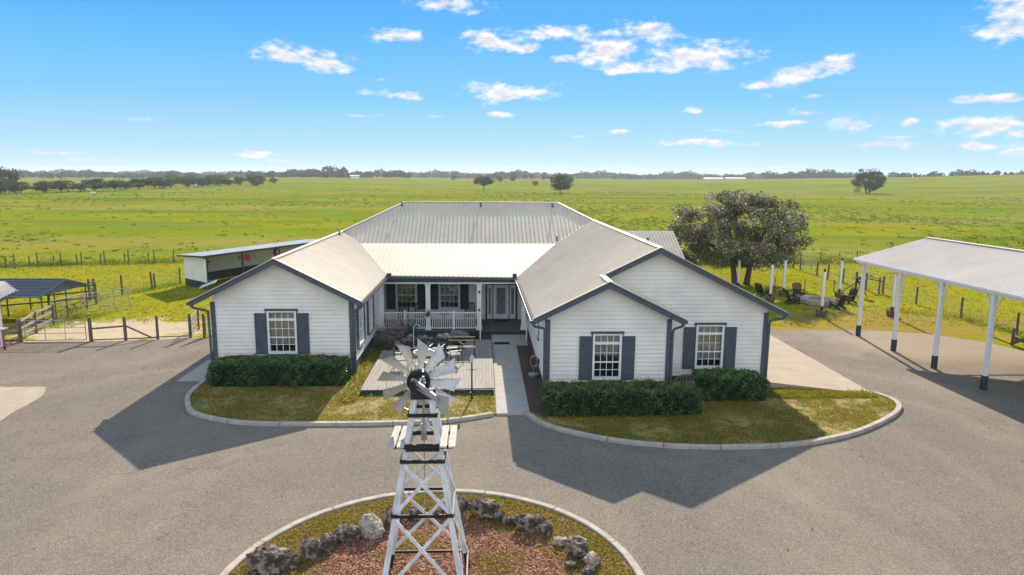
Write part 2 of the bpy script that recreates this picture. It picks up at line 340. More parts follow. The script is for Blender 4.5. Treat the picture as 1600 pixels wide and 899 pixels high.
    bp = t.nodes.new('ShaderNodeBump'); bp.inputs['Strength'].default_value = .6; bp.inputs['Distance'].default_value = .25
    t.links.new(noise(1.1, 6, .7), bp.inputs['Height']); t.links.new(bp.outputs[0], b.inputs['Normal'])
    return m
M_past = pasture_mat()
fa = np.array(F + F3)
go = bpy.data.meshes.new('ground'); go.from_pydata(gv.tolist(), [], [tuple(f) for f in F] + [tuple(f[:3]) for f in F3]); go.materials.append(M_past)
go.polygons.foreach_set('use_smooth', [True] * len(go.polygons))
go_o = bpy.data.objects.new('ground', go); COL.objects.link(go_o); go_o['kind'] = 'structure'

def asphalt_mat():
    m = bpy.data.materials.new('asphalt'); m.use_nodes = True; t = m.node_tree; b = t.nodes['Principled BSDF']
    b.inputs['Roughness'].default_value = .95; b.inputs['Specular IOR Level'].default_value = .08
    tc = t.nodes.new('ShaderNodeTexCoord'); pos = tc.outputs['Object']
    def noise(scale, detail=5, rough=.6, st=(1, 1, 1), rot=0):
        mp = t.nodes.new('ShaderNodeMapping'); mp.inputs['Scale'].default_value = st; mp.inputs['Rotation'].default_value = (0, 0, rot); t.links.new(pos, mp.inputs[0])
        n = t.nodes.new('ShaderNodeTexNoise'); n.inputs['Scale'].default_value = scale; n.inputs['Detail'].default_value = detail; n.inputs['Roughness'].default_value = rough
        t.links.new(mp.outputs[0], n.inputs[0]); return n.outputs[0]
    def rng(v, a, c):
        r = t.nodes.new('ShaderNodeMapRange'); r.inputs[1].default_value = a; r.inputs[2].default_value = c; t.links.new(v, r.inputs[0]); return r.outputs[0]
    def mx(f, a, c):
        x = t.nodes.new('ShaderNodeMix'); x.data_type = 'RGBA'; t.links.new(f, x.inputs[0])
        for s_, v in ((6, a), (7, c)):
            if isinstance(v, tuple): x.inputs[s_].default_value = (*v, 1)
            else: t.links.new(v, x.inputs[s_])
        return x.outputs[2]
    c = mx(rng(noise(.16, 4, .6), .35, .65), (.165, .141, .114), (.22, .186, .147))
    c = mx(nmath('MULTIPLY', rng(noise(1.0, 6, .65), .42, .7), .45, T=t), c, (.125, .108, .092))
    c = mx(nmath('MULTIPLY', rng(noise(.35, 6, .6, (1, .14, 1), .9), .50, .68), .5, T=t), c, (.26, .215, .165))
    vo = t.nodes.new('ShaderNodeTexVoronoi'); vo.inputs['Scale'].default_value = 42; t.links.new(pos, vo.inputs['Vector'])
    sc = t.nodes.new('ShaderNodeSeparateColor'); t.links.new(vo.outputs['Color'], sc.inputs[0])
    c = mx(nmath('MULTIPLY', rng(sc.outputs[0], .55, .95), .55, T=t), c, (.40, .335, .26))
    c = mx(nmath('MULTIPLY', rng(sc.outputs[1], .6, .95), .65, T=t), c, (.075, .068, .062))
    # worn wheel lanes that run round the island
    di = t.nodes.new('ShaderNodeVectorMath'); di.operation = 'DISTANCE'; t.links.new(pos, di.inputs[0]); di.inputs[1].default_value = (-1.15, 13.93, 0)
    rn = t.nodes.new('ShaderNodeTexNoise'); rn.noise_dimensions = '1D'; rn.inputs['Scale'].default_value = .55; rn.inputs['Detail'].default_value = 5
    t.links.new(nmath('ADD', di.outputs['Value'], nmath('MULTIPLY', noise(.25), 5., T=t), T=t), rn.inputs['W'])
    c = mx(nmath('MULTIPLY', rng(rn.outputs[0], .5, .75), .16, T=t), c, (.34, .29, .235)); c = mx(nmath('MULTIPLY', rng(rn.outputs[0], .45, .25), .22, T=t), c, (.13, .118, .106))
    c = mx(nmath('MULTIPLY', rng(noise(.5, 7, .75), .6, .75), .5, T=t), c, (.38, .33, .27))
    # pale worn / sandy concrete-like area under and beyond the carport
    d1 = t.nodes.new('ShaderNodeVectorMath'); d1.operation = 'MULTIPLY_ADD'; t.links.new(pos, d1.inputs[0]); d1.inputs[1].default_value = (1 / 7., 1 / 5., 0); d1.inputs[2].default_value = (-26 / 7., -36.5 / 5., 0)
    ln = t.nodes.new('ShaderNodeVectorMath'); ln.operation = 'LENGTH'; t.links.new(d1.outputs[0], ln.inputs[0])
    q = nmath('ADD', ln.outputs['Value'], nmath('MULTIPLY', nmath('SUBTRACT', noise(.3), .5, T=t), 1.6, T=t), T=t)
    c = mx(nmath('MULTIPLY', nmath('SUBTRACT', 1., rng(q, .5, 1.2), T=t), .7, T=t), c, (.36, .29, .215))
    cr_ = t.nodes.new('ShaderNodeTexVoronoi'); cr_.feature = 'DISTANCE_TO_EDGE'; cr_.inputs['Scale'].default_value = .11
    wp = t.nodes.new('ShaderNodeVectorMath'); wp.operation = 'MULTIPLY_ADD'
    wn = t.nodes.new('ShaderNodeTexNoise'); wn.inputs['Scale'].default_value = .5; wn.inputs['Detail'].default_value = 6; t.links.new(pos, wn.inputs[0])
    t.links.new(wn.outputs['Color'], wp.inputs[0]); wp.inputs[1].default_value = (4, 4, 0); t.links.new(pos, wp.inputs[2]); t.links.new(wp.outputs[0], cr_.inputs['Vector'])
    crk = nmath('SUBTRACT', 1., rng(cr_.outputs['Distance'], .0, .0022), T=t)
    c = mx(nmath('MULTIPLY', crk, .5, T=t), c, (.05, .045, .042))
    t.links.new(c, b.inputs['Base Color'])
    bp = t.nodes.new('ShaderNodeBump'); bp.inputs['Strength'].default_value = .55; bp.inputs['Distance'].default_value = .02
    t.links.new(noise(30, 3, .6), bp.inputs['Height']); t.links.new(bp.outputs[0], b.inputs['Normal'])
    return m
M_asph = asphalt_mat()

def densify(pts, step, amp=0., closed=True):
    out = []; n = len(pts)
    for i in range(n if closed else n - 1):
        a = Vector(pts[i]); b = Vector(pts[(i + 1) % n]); k = max(1, int((b - a).length / step)); nr = Vector((-(b - a).y, (b - a).x)).normalized()
        for j in range(k): out.append(tuple(a.lerp(b, j / k) + nr * R.uniform(-amp, amp)))
    if not closed: out.append(tuple(pts[-1]))
    return out
def catmull(pts, k=6, closed=False):
    P = [Vector(p) for p in pts]; n = len(P); out = []
    rngi = range(n if closed else n - 1)
    for i in rngi:
        p1, p2 = P[i], P[(i + 1) % n]; p0 = P[(i - 1) % n] if (closed or i > 0) else p1; p3 = P[(i + 2) % n] if (closed or i + 2 < n) else p2
        for j in range(k):
            t_ = j / k; out.append(tuple(.5 * ((2 * p1) + (p2 - p0) * t_ + (2 * p0 - 5 * p1 + 4 * p2 - p3) * t_ ** 2 + (3 * p1 - p0 - 3 * p2 + p3) * t_ ** 3)))
    if not closed: out.append(tuple(P[-1]))
    return out
def sheet(name, poly, z, m, label=None):
    b = MB(); b.poly([(x, y, z) for x, y in poly]); o = b.build(name, m); o['kind'] = 'structure'; return o
A = densify([(-55, 33.2), (-40, 35.5), (-26, 37.1), (-21.4, 37.3), (-18, 37.9), (-15.6, 38.3), (-11, 38.3), (13, 40.1), (17.4, 40.0), (23, 40.0), (26.7, 38.8), (28.6, 36.8), (29.3, 34.6), (30.5, 28), (33, 18), (40, -10), (45, -30), (-60, -30)], .7, .07)
sheet('driveway', A, 0.0, M_asph)
b = MB(); ap = [(12.6, 28.25, .34), (16.85, 27.45, .03), (16.95, 38.6, .02), (12.6, 39.0, .22)]; b.poly(ap)
for p, q_ in zip(ap, ap[1:] + ap[:1]): b.poly([(p[0], p[1], -.03), (q_[0], q_[1], -.03), q_, p])
o = b.build('concrete_apron', M_conc); o['kind'] = 'structure'
sheet('concrete_pad', densify([(-21.3, 29.3), (-18.85, 29.2), (-18.3, 28.2), (-18.2, 27.6), (-17.7, 23.5), (-30, 22), (-30, 29.5)], .4, .07), .012, M_conc)
sheet('side_step_pad', [(-13.6, 29.9), (-12.2, 29.9), (-12.2, 33.5), (-13.6, 33.5)], .016, M_walk)

# beds, kerbs, walkway
M_bedgrass = mat('bed_thin_lawn', (.135, .14, .022), .95, (.33, .21, .09), 6.5, bump=.7, bscale=18, detail=10, lo=.42, hi=.60)
KL = catmull([(.42, 25.3), (-1.3, 24.62), (-3.6, 24.4), (-6.0, 24.38), (-8.8, 24.55), (-10.9, 25.5), (-11.8, 26.8), (-12.25, 28.2), (-12.3, 29.9)], 8)
KR = catmull([(1.72, 25.35), (2.5, 23.95), (4.4, 22.65), (6.5, 22.0), (8.7, 21.85), (11.1, 22.1), (13.4, 23.0), (15.5, 24.4), (16.75, 25.6), (17.12, 26.6), (16.85, 27.5)], 8)
bedL = [(x, y) for x, y in KL] + [(-12.2, 30.8), (-5.9, 30.8), (-5.9, 38.4), (.55, 38.4), (.55, 25.3)]
bedR = [(x, y) for x, y in KR] + [(12.5, 28.35), (12.5, 29), (7.8, 29), (7.8, 27.3), (2.65, 27.3), (2.65, 36.2), (1.86, 36.2)]
for nm, p in (('lawn_bed', bedL), ('lawn_bed', bedR)):
    b = MB(); b.prism([(x, y) for x, y in p], -.02, .07); o = b.build(nm, M_bedgrass); o['kind'] = 'structure'
def kerb(pts, w, h, cut=1.9, name='kerb'):
    """kerb stones of ~1.9 m with open joints, one mesh"""
    b = MB(); P = [Vector(p) for p in pts]; seg = 0
    for a, c in zip(P, P[1:]):
        d = (c - a); n = Vector((-d.y, d.x)).normalized(); seg += d.length; jo = 0
        if seg > cut: seg = 0; jo = .03
        a2 = a + d.normalized() * jo
        i0, i1 = a2 - n * w / 2, c - n * w / 2; o0, o1 = a2 + n * w / 2, c + n * w / 2; e = .02
        z0, z1 = -.02, h + R.uniform(-.003, .003)
        k_ = len(b.v)
        for p, o_ in ((a2, 0), (c, 1)):
            b.v += [tuple((p - n * w / 2)) + (z0,), tuple(p - n * w / 2) + (z1 - e,), tuple(p - n * (w / 2 - e)) + (z1,), tuple(p + n * (w / 2 - e)) + (z1,), tuple(p + n * w / 2) + (z1 - e,), tuple(p + n * w / 2) + (z0,)]
        for i in range(5): b.f.append((k_ + i, k_ + i + 1, k_ + 7 + i, k_ + 6 + i)); b.mi.append(0)
        b.f.append(tuple(k_ + i for i in (5, 4, 3, 2, 1, 0))); b.f.append(tuple(k_ + 6 + i for i in range(6))); b.mi += [0, 0]
    o = b.build(name, M_kerb); o['kind'] = 'structure'; return o
kerb(KL, .2, .13); kerb(KR, .2, .13)
IC, IR = (-1.15, 13.93), 4.83
ring = [(IC[0] + IR * math.cos(a), IC[1] + IR * math.sin(a)) for a in np.linspace(0, 2 * math.pi, 97)]
kerb(ring, .2, .12)
# walkway in slabs with joints
b = MB(); ys = [25.28, 27.1, 29.0, 30.9, 32.8, 34.6, 35.95]
for a, c in zip(ys, ys[1:]): b.box(.56, 1.85, a + .012, c - .012, 0, .085)
b.box(.56, 2.5, 35.96, 38.45, 0, .09)
o = b.build('walkway', M_walk); o['kind'] = 'structure'
sheet('mulch_bed', [(1.87, 36.15), (2.6, 36.15), (2.6, 27.4), (2.5, 24.6), (1.87, 25.6)], .078, M_mulch)

# round island
def island_mat():
    m = mat('red_rock_mulch', (.34, .16, .10), .95, (.15, .08, .05), 30, bump=.9, bscale=35, detail=6, lo=.4, hi=.6); return m
b = MB(); b.prism([(IC[0] + 4.72 * math.cos(a), IC[1] + 4.72 * math.sin(a)) for a in np.linspace(0, 2 * math.pi, 72)[:-1]], -.02, .06)
o = b.build('island_bed', island_mat()); o['kind'] = 'structure'

# scatter helpers ---------------------------------------------------
def leaf_quads(C, size, aspect=.55, up=0.0):
    """C (n,3) centres -> V,F of randomly turned leaf quads"""
    n = len(C); d = RN.normal(size=(n, 3)); d[:, 2] += up; d /= np.linalg.norm(d, axis=1, keepdims=True)
    e = RN.normal(size=(n, 3)); e -= (e * d).sum(1, keepdims=True) * d; e /= np.linalg.norm(e, axis=1, keepdims=True)
    s = np.asarray(size) * RN.uniform(.6, 1.35, n); a = d * (s / 2)[:, None]; c = e * (s / 2 * aspect)[:, None]
    V = np.stack([C - a, C + c - a * .1, C + a, C - c - a * .1], 1).reshape(-1, 3)
    return V, np.arange(4 * n).reshape(n, 4)
def tufts(P, h, blades=5, spread=.04, lean=.5, w=.012):
    """P (n,3) roots -> triangle blades"""
    n = len(P); Q = np.repeat(P, blades, 0) + np.c_[RN.normal(0, spread, (n * blades, 2)), np.zeros(n * blades)]
    hh = np.repeat(np.broadcast_to(h, (n,)), blades) * RN.uniform(.5, 1.3, n * blades)
    a = RN.uniform(0, 2 * math.pi, n * blades); dx = np.stack([np.cos(a), np.sin(a), 0 * a], 1) * (w * hh / .06)[:, None]
    tip = Q + np.c_[RN.normal(0, lean, (n * blades, 2)) * hh[:, None], hh]
    V = np.stack([Q - dx, Q + dx, tip], 1).reshape(-1, 3); return V, np.arange(len(V)).reshape(-1, 3)
def inside(poly, X, Y):
    c = np.zeros(len(X), bool); n = len(poly)
    for i in range(n):
        x0, y0 = poly[i]; x1, y1 = poly[i - 1]
        hit = ((y0 > Y) != (y1 > Y)) & (X < (x1 - x0) * (Y - y0) / (y1 - y0 + 1e-12) + x0); c ^= hit
    return c
def rpoly(poly, n):
    p = np.array(poly); lo, hi = p.min(0), p.max(0); q = RN.uniform(lo, hi, (int(n * 3), 2)); q = q[inside(poly, q[:, 0], q[:, 1])]; return q[:n]
def nz2(q, s):   # cheap smooth noise 0..1
    x, y = q[:, 0] * s, q[:, 1] * s
    return .5 + .25 * (np.sin(x * 1.7 + np.sin(y * 1.3 + 2)) + np.sin(y * 2.1 + 1.7 * np.sin(x * .9 + 1)))
def stuff_mesh(name, V, F, mats, w=(.25, .35, .25, .15)):
    mi = RN.choice(len(mats), len(F), p=np.array(w[:len(mats)]) / sum(w[:len(mats)])); o = npmesh(name, V, F, mats, mi); o['kind'] = 'stuff'; return o

# lawn blades in the beds
deckP = [(-5.1, 27.76), (-4.87, 33.2), (-4.7, 34.4), (-1.2, 34.6), (-.95, 36.6), (.52, 36.6), (.52, 28.0)]
q = np.concatenate([rpoly(bedL, 60000), rpoly(bedR, 60000)])
bad = inside(deckP, q[:, 0], q[:, 1]) | ((q[:, 0] > .5) & (q[:, 0] < 2.7) & (q[:, 1] > 24)) | (q[:, 1] > 30.9) & (q[:, 0] > -4.5)
bad |= (q[:, 0] > -5.9) & (q[:, 0] < -5.1) & (q[:, 1] > 27.6); bad |= (nz2(q, 1.1) + .6 * (nz2(q, 3.7) - .5) + RN.uniform(-.35, .35, len(q)) < .40)
q = q[~bad]; V, Fq = tufts(np.c_[q, np.full(len(q), .065)], .055, 3, .03, .7)
o = stuff_mesh('bed_lawn_grass', V, Fq, LM_grass, (.2, .3, .25, .25)); tag(o, 'short patchy yellow green grass in the kerbed beds before the house', 'grass')
q = np.c_[RN.uniform(12.3, 16.7, 5200), RN.uniform(26.3, 28.3, 5200)]; q = q[inside(KR + [(12.3, 28.3)], q[:, 0], q[:, 1]) & (q[:, 1] > 26.9 - .25 * (q[:, 0] - 12.3) * 0)]; V, Fq = tufts(np.c_[q, np.full(len(q), .065)], .07 + .05 * nz2(q, 2.3), 4, .05, .7)
o = stuff_mesh('long_grass', V, Fq, LM_grass, (.15, .45, .3, .1)); tag(o, 'longer bright grass strip against the concrete apron', 'grass')
# island grass: outer band and patches
a = RN.uniform(0, 2 * math.pi, 60000); r = 4.7 * np.sqrt(RN.uniform(0, 1, 60000)); q = np.c_[IC[0] + r * np.cos(a), IC[1] + r * np.sin(a)]
dens_ = np.clip((r - 2.9) / .8, 0, 1) * .9 + np.clip(nz2(q, 1.6) - .50, 0, 1) * 2.2
q = q[RN.uniform(0, 1, len(q)) < dens_ * .8]; V, Fq = tufts(np.c_[q, np.full(len(q), .06)], .05, 3, .025, .8)
o = stuff_mesh('island_grass', V, Fq, LM_grass, (.15, .3, .3, .25)); tag(o, 'sparse yellow grass around the rock ring of the round island', 'grass')
# rock mulch chips
a = RN.uniform(0, 2 * math.pi, 26000); r = 4.65 * np.sqrt(RN.uniform(0, 1, 26000)); q = np.c_[IC[0] + r * np.cos(a), IC[1] + r * np.sin(a)]
q = q[RN.uniform(0, 1, len(q)) < np.clip(1.15 - np.clip((r - 3.2) / 1.2, 0, .85), 0, 1)]
n = len(q); s = RN.uniform(.012, .034, n)
oc = np.array([(1, 0, 0), (-1, 0, 0), (0, 1, 0), (0, -1, 0), (0, 0, .6), (0, 0, -.6)]) * 1.
ofc = np.array([(0, 2, 4), (2, 1, 4), (1, 3, 4), (3, 0, 4), (2, 0, 5), (1, 2, 5), (3, 1, 5), (0, 3, 5)])
th = RN.uniform(0, 6.3, n); jit = RN.uniform(.6, 1.4, (n, 6, 3)); O = oc[None] * jit * s[:, None, None]
O = np.stack([O[..., 0] * np.cos(th)[:, None] - O[..., 1] * np.sin(th)[:, None], O[..., 0] * np.sin(th)[:, None] + O[..., 1] * np.cos(th)[:, None], O[..., 2]], 2)
V = (O + np.c_[q, .065 + s * .35][:, None, :]).reshape(-1, 3); Fq = (ofc[None] + (np.arange(n) * 6)[:, None, None]).reshape(-1, 3)
CM = [mat('rock_chip_' + w, c, .95, spec=.05) for w, c in (('red', (.40, .15, .09)), ('pink', (.46, .25, .16)), ('brown', (.17, .085, .05)), ('pale', (.62, .48, .36)))]
mi = np.repeat(RN.choice(4, n, p=[.4, .25, .25, .1]), 8)
o = npmesh('rock_mulch', V, Fq, CM, mi); tag(o, 'red and pink rock chips covering the round island', 'rock mulch', kind='stuff')

# fallen leaves blown against the kerbs and over the drive
P_ = np.array([p for p in KL + KR + ring]); q = P_[RN.integers(0, len(P_), 420)] + RN.normal(0, .22, (420, 2)); q = np.r_[q, np.c_[RN.uniform(-20, 24, 160), RN.uniform(15, 36, 160)]]
V, Fq = leaf_quads(np.c_[q, np.full(len(q), .02)], .07, .6); V[:, 2] = np.clip(V[:, 2], .006, .05)
o = stuff_mesh('fallen_leaves', V, Fq, [mat('dry_leaf_brown', (.20, .12, .05)), mat('dry_leaf_tan', (.42, .30, .13))], (.6, .4)); tag(o, 'dry brown leaves scattered along the kerbs and the driveway', 'leaves')
# weeds and tufts in the paddock and pasture
def scatter_tufts(name, label, q, h, size, mats, w, nb=7):
    z = gz(q[:, 0], q[:, 1]) + .0
    V, Fq = tufts(np.c_[q, z], h, nb, size, .55, .02); o = stuff_mesh(name, V, Fq, mats, w); tag(o, label, 'weeds'); return o
q = np.c_[RN.uniform(-60, 70, 26000), RN.uniform(41, 72, 26000)]
keep = ~((np.abs(q[:, 0]) < 14) & (q[:, 1] < 57)) & ~((q[:, 0] > -24.5) & (q[:, 0] < -15.5) & (q[:, 1] < 42.5))
q = q[keep]; V, Fq = tufts(np.c_[q, np.full(len(q), -.04)], .09, 4, .10, .6, .02); o = stuff_mesh('paddock_grass', V, Fq, LM_grass, (.12, .4, .34, .14)); tag(o, 'mown yellow green grass tufts inside the paddock fences', 'grass')
rr = 74 * np.exp(RN.uniform(0, math.log(420 / 74.), 38000)); aa = RN.uniform(-.80, .84, 38000); q = np.c_[rr * np.sin(aa), rr * np.cos(aa)]; q = q[q[:, 1] > 73]
keep = RN.uniform(0, 1, len(q)) < np.clip(.10 + .9 * (nz2(q, .05) * nz2(q, .017) * 2.2 - .45), .05, .8); q = q[keep]; d_ = np.hypot(q[:, 0], q[:, 1])
V, Fq = tufts(np.c_[q, gz(q[:, 0], q[:, 1]) - .02], RN.uniform(.06, .22, len(q)) * (1 + d_ / 500), 9, .28, .8, .05)
o = stuff_mesh('pasture_weeds', V, Fq, LM_weed, (.30, .45, .2, .05)); tag(o, 'darker green weed clumps dotted over the open pasture', 'weeds')
# far woods grow as one mass (built below)

# ------------------------------------------------------------------ house
HX, HY = 0.0, 42.0
house = thing('farmhouse', 'white U shaped single storey farmhouse with beige metal roof and slate shutters', 'house', (HX, HY, 0))

def lapwall(name, P, u, n, span, z0, z1, holes=(), course=.18, m=None, parent=house):
    """lap siding: P origin xy, u along, n outward, span(z)->(a,b) limits along u"""
    b = MB(); P = Vector((*P, 0)); u = Vector((*u, 0)); n = Vector((*n, 0))
    zs = sorted(set([round(z, 4) for z in np.arange(z0, z1, course)] + [z1] + [h for H_ in holes for h in H_[2:4] if z0 < h < z1]))
    for a, c in zip(zs, zs[1:]):
        if c - a < 1e-3: continue
        la, ra = span(a + 1e-4); lc, rc = span(c - 1e-4)
        if ra <= la: continue
        cuts = sorted([(h[0], h[1]) for h in holes if h[2] <= a + 1e-3 and h[3] >= c - 1e-3]); segs = []; x = None; cur = (la, lc)
        for h0, h1 in cuts:
            segs.append((cur[0], h0, cur[1], h0)); cur = (h1, h1)
        segs.append((cur[0], ra, cur[1], rc))
        k0 = z0 + math.floor((a - z0) / course + 1e-3) * course
        oa = .032 * (1 - (a - k0) / course) + .001; oc_ = .032 * (1 - (c - k0) / course) + .001
        for s0, s1, t0, t1 in segs:
            p = [P + u * s0 + n * oa + Vector((0, 0, a)), P + u * s1 + n * oa + Vector((0, 0, a)), P + u * t1 + n * oc_ + Vector((0, 0, c)), P + u * t0 + n * oc_ + Vector((0, 0, c))]
            b.poly(p)
            if abs(a - k0) < 1e-3: b.poly([P + u * s0 + Vector((0, 0, a)), P + u * s1 + Vector((0, 0, a)), p[1], p[0]])
    return b.build(name, m or M_white, parent)

def window(P, u, n, a, c, z0, z1, parent=house, shut=(1, 1), shw=.5, head=True, transom=True, cols=4, curtain=M_curtain, blind=False, shm=None, name='window'):
    """double hung window with transom; a..c along u, outer size of the white frame"""
    P3 = Vector((*P, 0)); u3 = Vector((*u, 0)); n3 = Vector((*n, 0))
    def at(s_, z, o_): return P3 + u3 * s_ + n3 * o_ + Vector((0, 0, z))
    def blk(b, s0, s1, za, zb, o0, o1): b.obox(at((s0 + s1) / 2, (za + zb) / 2, (o0 + o1) / 2), u3 * (s1 - s0) / 2, n3 * (o1 - o0) / 2, Vector((0, 0, (zb - za) / 2)))
    f = MB(); w = .085
    blk(f, a, a + w, z0, z1, -.06, .07); blk(f, c - w, c, z0, z1, -.06, .07)
    blk(f, a + w, c - w, z1 - w * .8, z1, -.06, .068); blk(f, a + w, c - w, z0, z0 + w * 1.4, -.06, .08)
    zt = z1 - .46 if transom else z1 - w * .8
    if transom: blk(f, a + w, c - w, zt, zt + .11, -.06, .03)
    wo = f.build(name, M_trimw, parent)
    g0, g1 = a + w, c - w
    zm = (z0 + zt) / 2
    s = MB(); blk(s, g0, g1, zm - .025, zm + .025, -.03, .02)
    zones = [(z0 + w * 1.4, zm - .025, 2), (zm + .025, zt, 2)] + ([(zt + .11, z1 - w * .8, 1)] if transom else [])
    for za, zb, rows in zones:
        for i in range(1, cols): x = g0 + (g1 - g0) * i / cols; blk(s, x - .011, x + .011, za, zb, -.02, .008)
        for i in range(1, rows): z = za + (zb - za) * i / rows; blk(s, g0, g1, z - .011, z + .011, -.02, .007)
    s.build('sash_bars', M_trimw, wo)
    gl = MB(); gl.poly([at(g0, z0 + .05, -.028), at(g1, z0 + .05, -.028), at(g1, z1 - .03, -.028), at(g0, z1 - .03, -.028)]); gl.build('pane', M_glass, wo)
    cu = MB(); k_ = 14; zb_ = z0 + .42 if not blind else z0 + 1.0
    for i in range(k_):
        s0 = g0 + (g1 - g0) * i / k_; s1 = g0 + (g1 - g0) * (i + 1) / k_; o0 = -.12 + .03 * (i % 2); o1 = -.12 + .03 * ((i + 1) % 2)
        cu.poly([at(s0, zb_ + .05 * math.sin(i * 1.9), o0), at(s1, zb_ + .05 * math.sin(i * 1.9 + 1), o1), at(s1, z1, o1), at(s0, z1, o0)])
    cu.build('curtain', curtain, wo)
    bk = MB(); bk.poly([at(g0 - .1, z0 - .05, -.35), at(g1 + .1, z0 - .05, -.35), at(g1 + .1, z1 + .05, -.35), at(g0 - .1, z1 + .05, -.35)]); bk.build('unlit_room_sheet', M_roomdark, wo)  # near-black sheet puts the shade of the unlit room into its colour
    if head:
        t_ = MB(); blk(t_, a - .09, c + .09, z1, z1 + .10, 0, .085); blk(t_, a - .09, c + .09, z0 - .09, z0, 0, .085)
        blk(t_, a - .05, a, z0, z1, 0, .06); blk(t_, c, c + .05, z0, z1, 0, .06)
        t_.build('trim', M_dark, wo)
    for sg, on in zip((-1, 1), shut):
        if not on: continue
        sb = MB(); e = a - .055 if sg < 0 else c + .055; s0, s1 = (e - shw, e) if sg < 0 else (e, e + shw)
        sz0, sz1 = z0, z1 - .1
        blk(sb, s0, s1, sz0, sz1, .004, .055)
        for z_a, z_b in ((sz0, sz0 + .08), (sz1 - .08, sz1), ((sz0 + sz1) / 2 - .05, (sz0 + sz1) / 2 + .05)): blk(sb, s0, s1, z_a, z_b, .055, .071)
        blk(sb, s0, s0 + .06, sz0, sz1, .055, .073); blk(sb, s1 - .06, s1, sz0, sz1, .055, .073)
        zz = sz0 + .1
        while zz < sz1 - .1:
            if abs(zz - (sz0 + sz1) / 2) > .07: sb.obox(at((s0 + s1) / 2, zz, .059), u3 * (s1 - s0 - .12) / 2, n3 * .008 + Vector((0, 0, -.012)), Vector((0, 0, .012)) + n3 * .003)
            zz += .05
        sb.build('shutter', shm or M_dark, parent)
    return wo

ML, MR = .5093, .495
TOP = 3.38
# left wing front
lapwall('front_wall', (0, 30.74), (1, 0), (0, -1), lambda z: (max(-12.15, -9.17 - (5.40 - .16 - z) / ML), min(-5.9, -9.17 + (5.40 - .16 - z) / ML)), .55, 5.2, [(-9.71 + .02, -8.44 - .02, 1.07, 3.03)])
window((0, 30.74), (1, 0), (0, -1), -9.73, -8.42, 1.05, 3.05)
# left wing inner side
lapwall('side_wall', (-5.9, 0), (0, 1), (1, 0), lambda z: (30.74, 41.6), .55, TOP, [(32.0, 33.2, 1.05, 2.95), (34.85, 36.05, 1.05, 2.95)])
for y0 in (31.98, 34.83): window((-5.9, 0), (0, 1), (1, 0), y0, y0 + 1.24, 1.03, 2.97, shw=.42)
# door wall
lapwall('porch_wall', (0, 41.6), (1, 0), (0, -1), lambda z: (-5.9, 2.65), .33, 3.6, [(-5.25, -4.03, 1.0, 3.18), (-2.62, -1.42, 1.0, 3.18), (.25, 2.13, .33, 3.08)])
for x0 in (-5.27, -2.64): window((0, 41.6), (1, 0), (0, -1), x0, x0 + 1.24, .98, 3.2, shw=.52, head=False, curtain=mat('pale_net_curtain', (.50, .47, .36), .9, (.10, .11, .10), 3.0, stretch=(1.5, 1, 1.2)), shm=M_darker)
# right wing inner side
lapwall('side_wall', (2.65, 0), (0, 1), (-1, 0), lambda z: (27.25, 41.6), .5, TOP, [(30.75, 31.35, 1.75, 2.85)])
window((2.65, 0), (0, 1), (-1, 0), 30.73, 31.37, 1.73, 2.87, shut=(0, 0), cols=2, transom=False)
# small gable front
lapwall('front_wall', (0, 27.25), (1, 0), (0, -1), lambda z: (max(2.65, 5.12 - (4.93 - .16 - z) / MR), min(7.76, 5.12 + (4.93 - .16 - z) / MR)), .5, 4.72, [(4.58, 5.74, .84, 2.74)])
window((0, 27.25), (1, 0), (0, -1), 4.56, 5.76, .82, 2.78, blind=True)
lapwall('side_wall', (7.76, 0), (0, 1), (1, 0), lambda z: (27.25, 29.0), .5, TOP)
# big gable front
def bigspan(z):
    l = 7.6 - (6.14 - .16 - z) / MR; r_ = 7.6 + (6.14 - .16 - z) / MR; r_ = min(r_, 12.55)
    return (max(l, 7.76 if z < 3.3 else 5.12 + max(0, (4.85 - z)) / MR * (1 if z < 4.85 else 0)), r_)
lapwall('front_wall', (0, 29.0), (1, 0), (0, -1), bigspan, .45, 5.95, [(9.44, 10.65, .79, 2.72)])
window((0, 29.0), (1, 0), (0, -1), 9.42, 10.67, .77, 2.76)
lapwall('side_wall', (12.55, 0), (0, 1), (1, 0), lambda z: (29.0, 55.4), .45, 3.3)
lapwall('side_wall', (-12.15, 0), (0, 1), (-1, 0), lambda z: (30.74, 55.4), .55, TOP)
lapwall('rear_wall', (0, 55.4), (1, 0), (0, 1), lambda z: (-12.15, 12.55), .5, TOP)
# foundation skirt
b = MB()
b.box(-12.13, -5.92, 30.76, 55.3, 0, .56); b.box(2.67, 12.5, 29.02, 55.3, 0, .52); b.box(2.67, 7.74, 27.27, 29.02, 0, .52); b.box(-5.92, 2.67, 41.62, 55.3, 0, .33)
b.build('foundation', M_skirt, house)
# corner boards
b = None
for x, y, z0, z1, sx, sy in ((-12.15, 30.74, .1, 3.47, 1, 1), (-5.9, 30.74, .1, 3.47, -1, 1), (2.65, 27.25, .1, 3.38, 1, 1), (7.76, 27.25, .1, 3.38, -1, 1), (12.55, 29.0, .1, 3.3, -1, 1)):
    b = MB(); b.box(min(x - sx * .06, x + sx * .14), max(x - sx * .06, x + sx * .14), y - .06, y + .002, z0, z1); b.box(min(x - sx * .06, x), max(x - sx * .06, x), y + .002, y + .12, z0, z1); b.build('corner_board', M_dark, house)
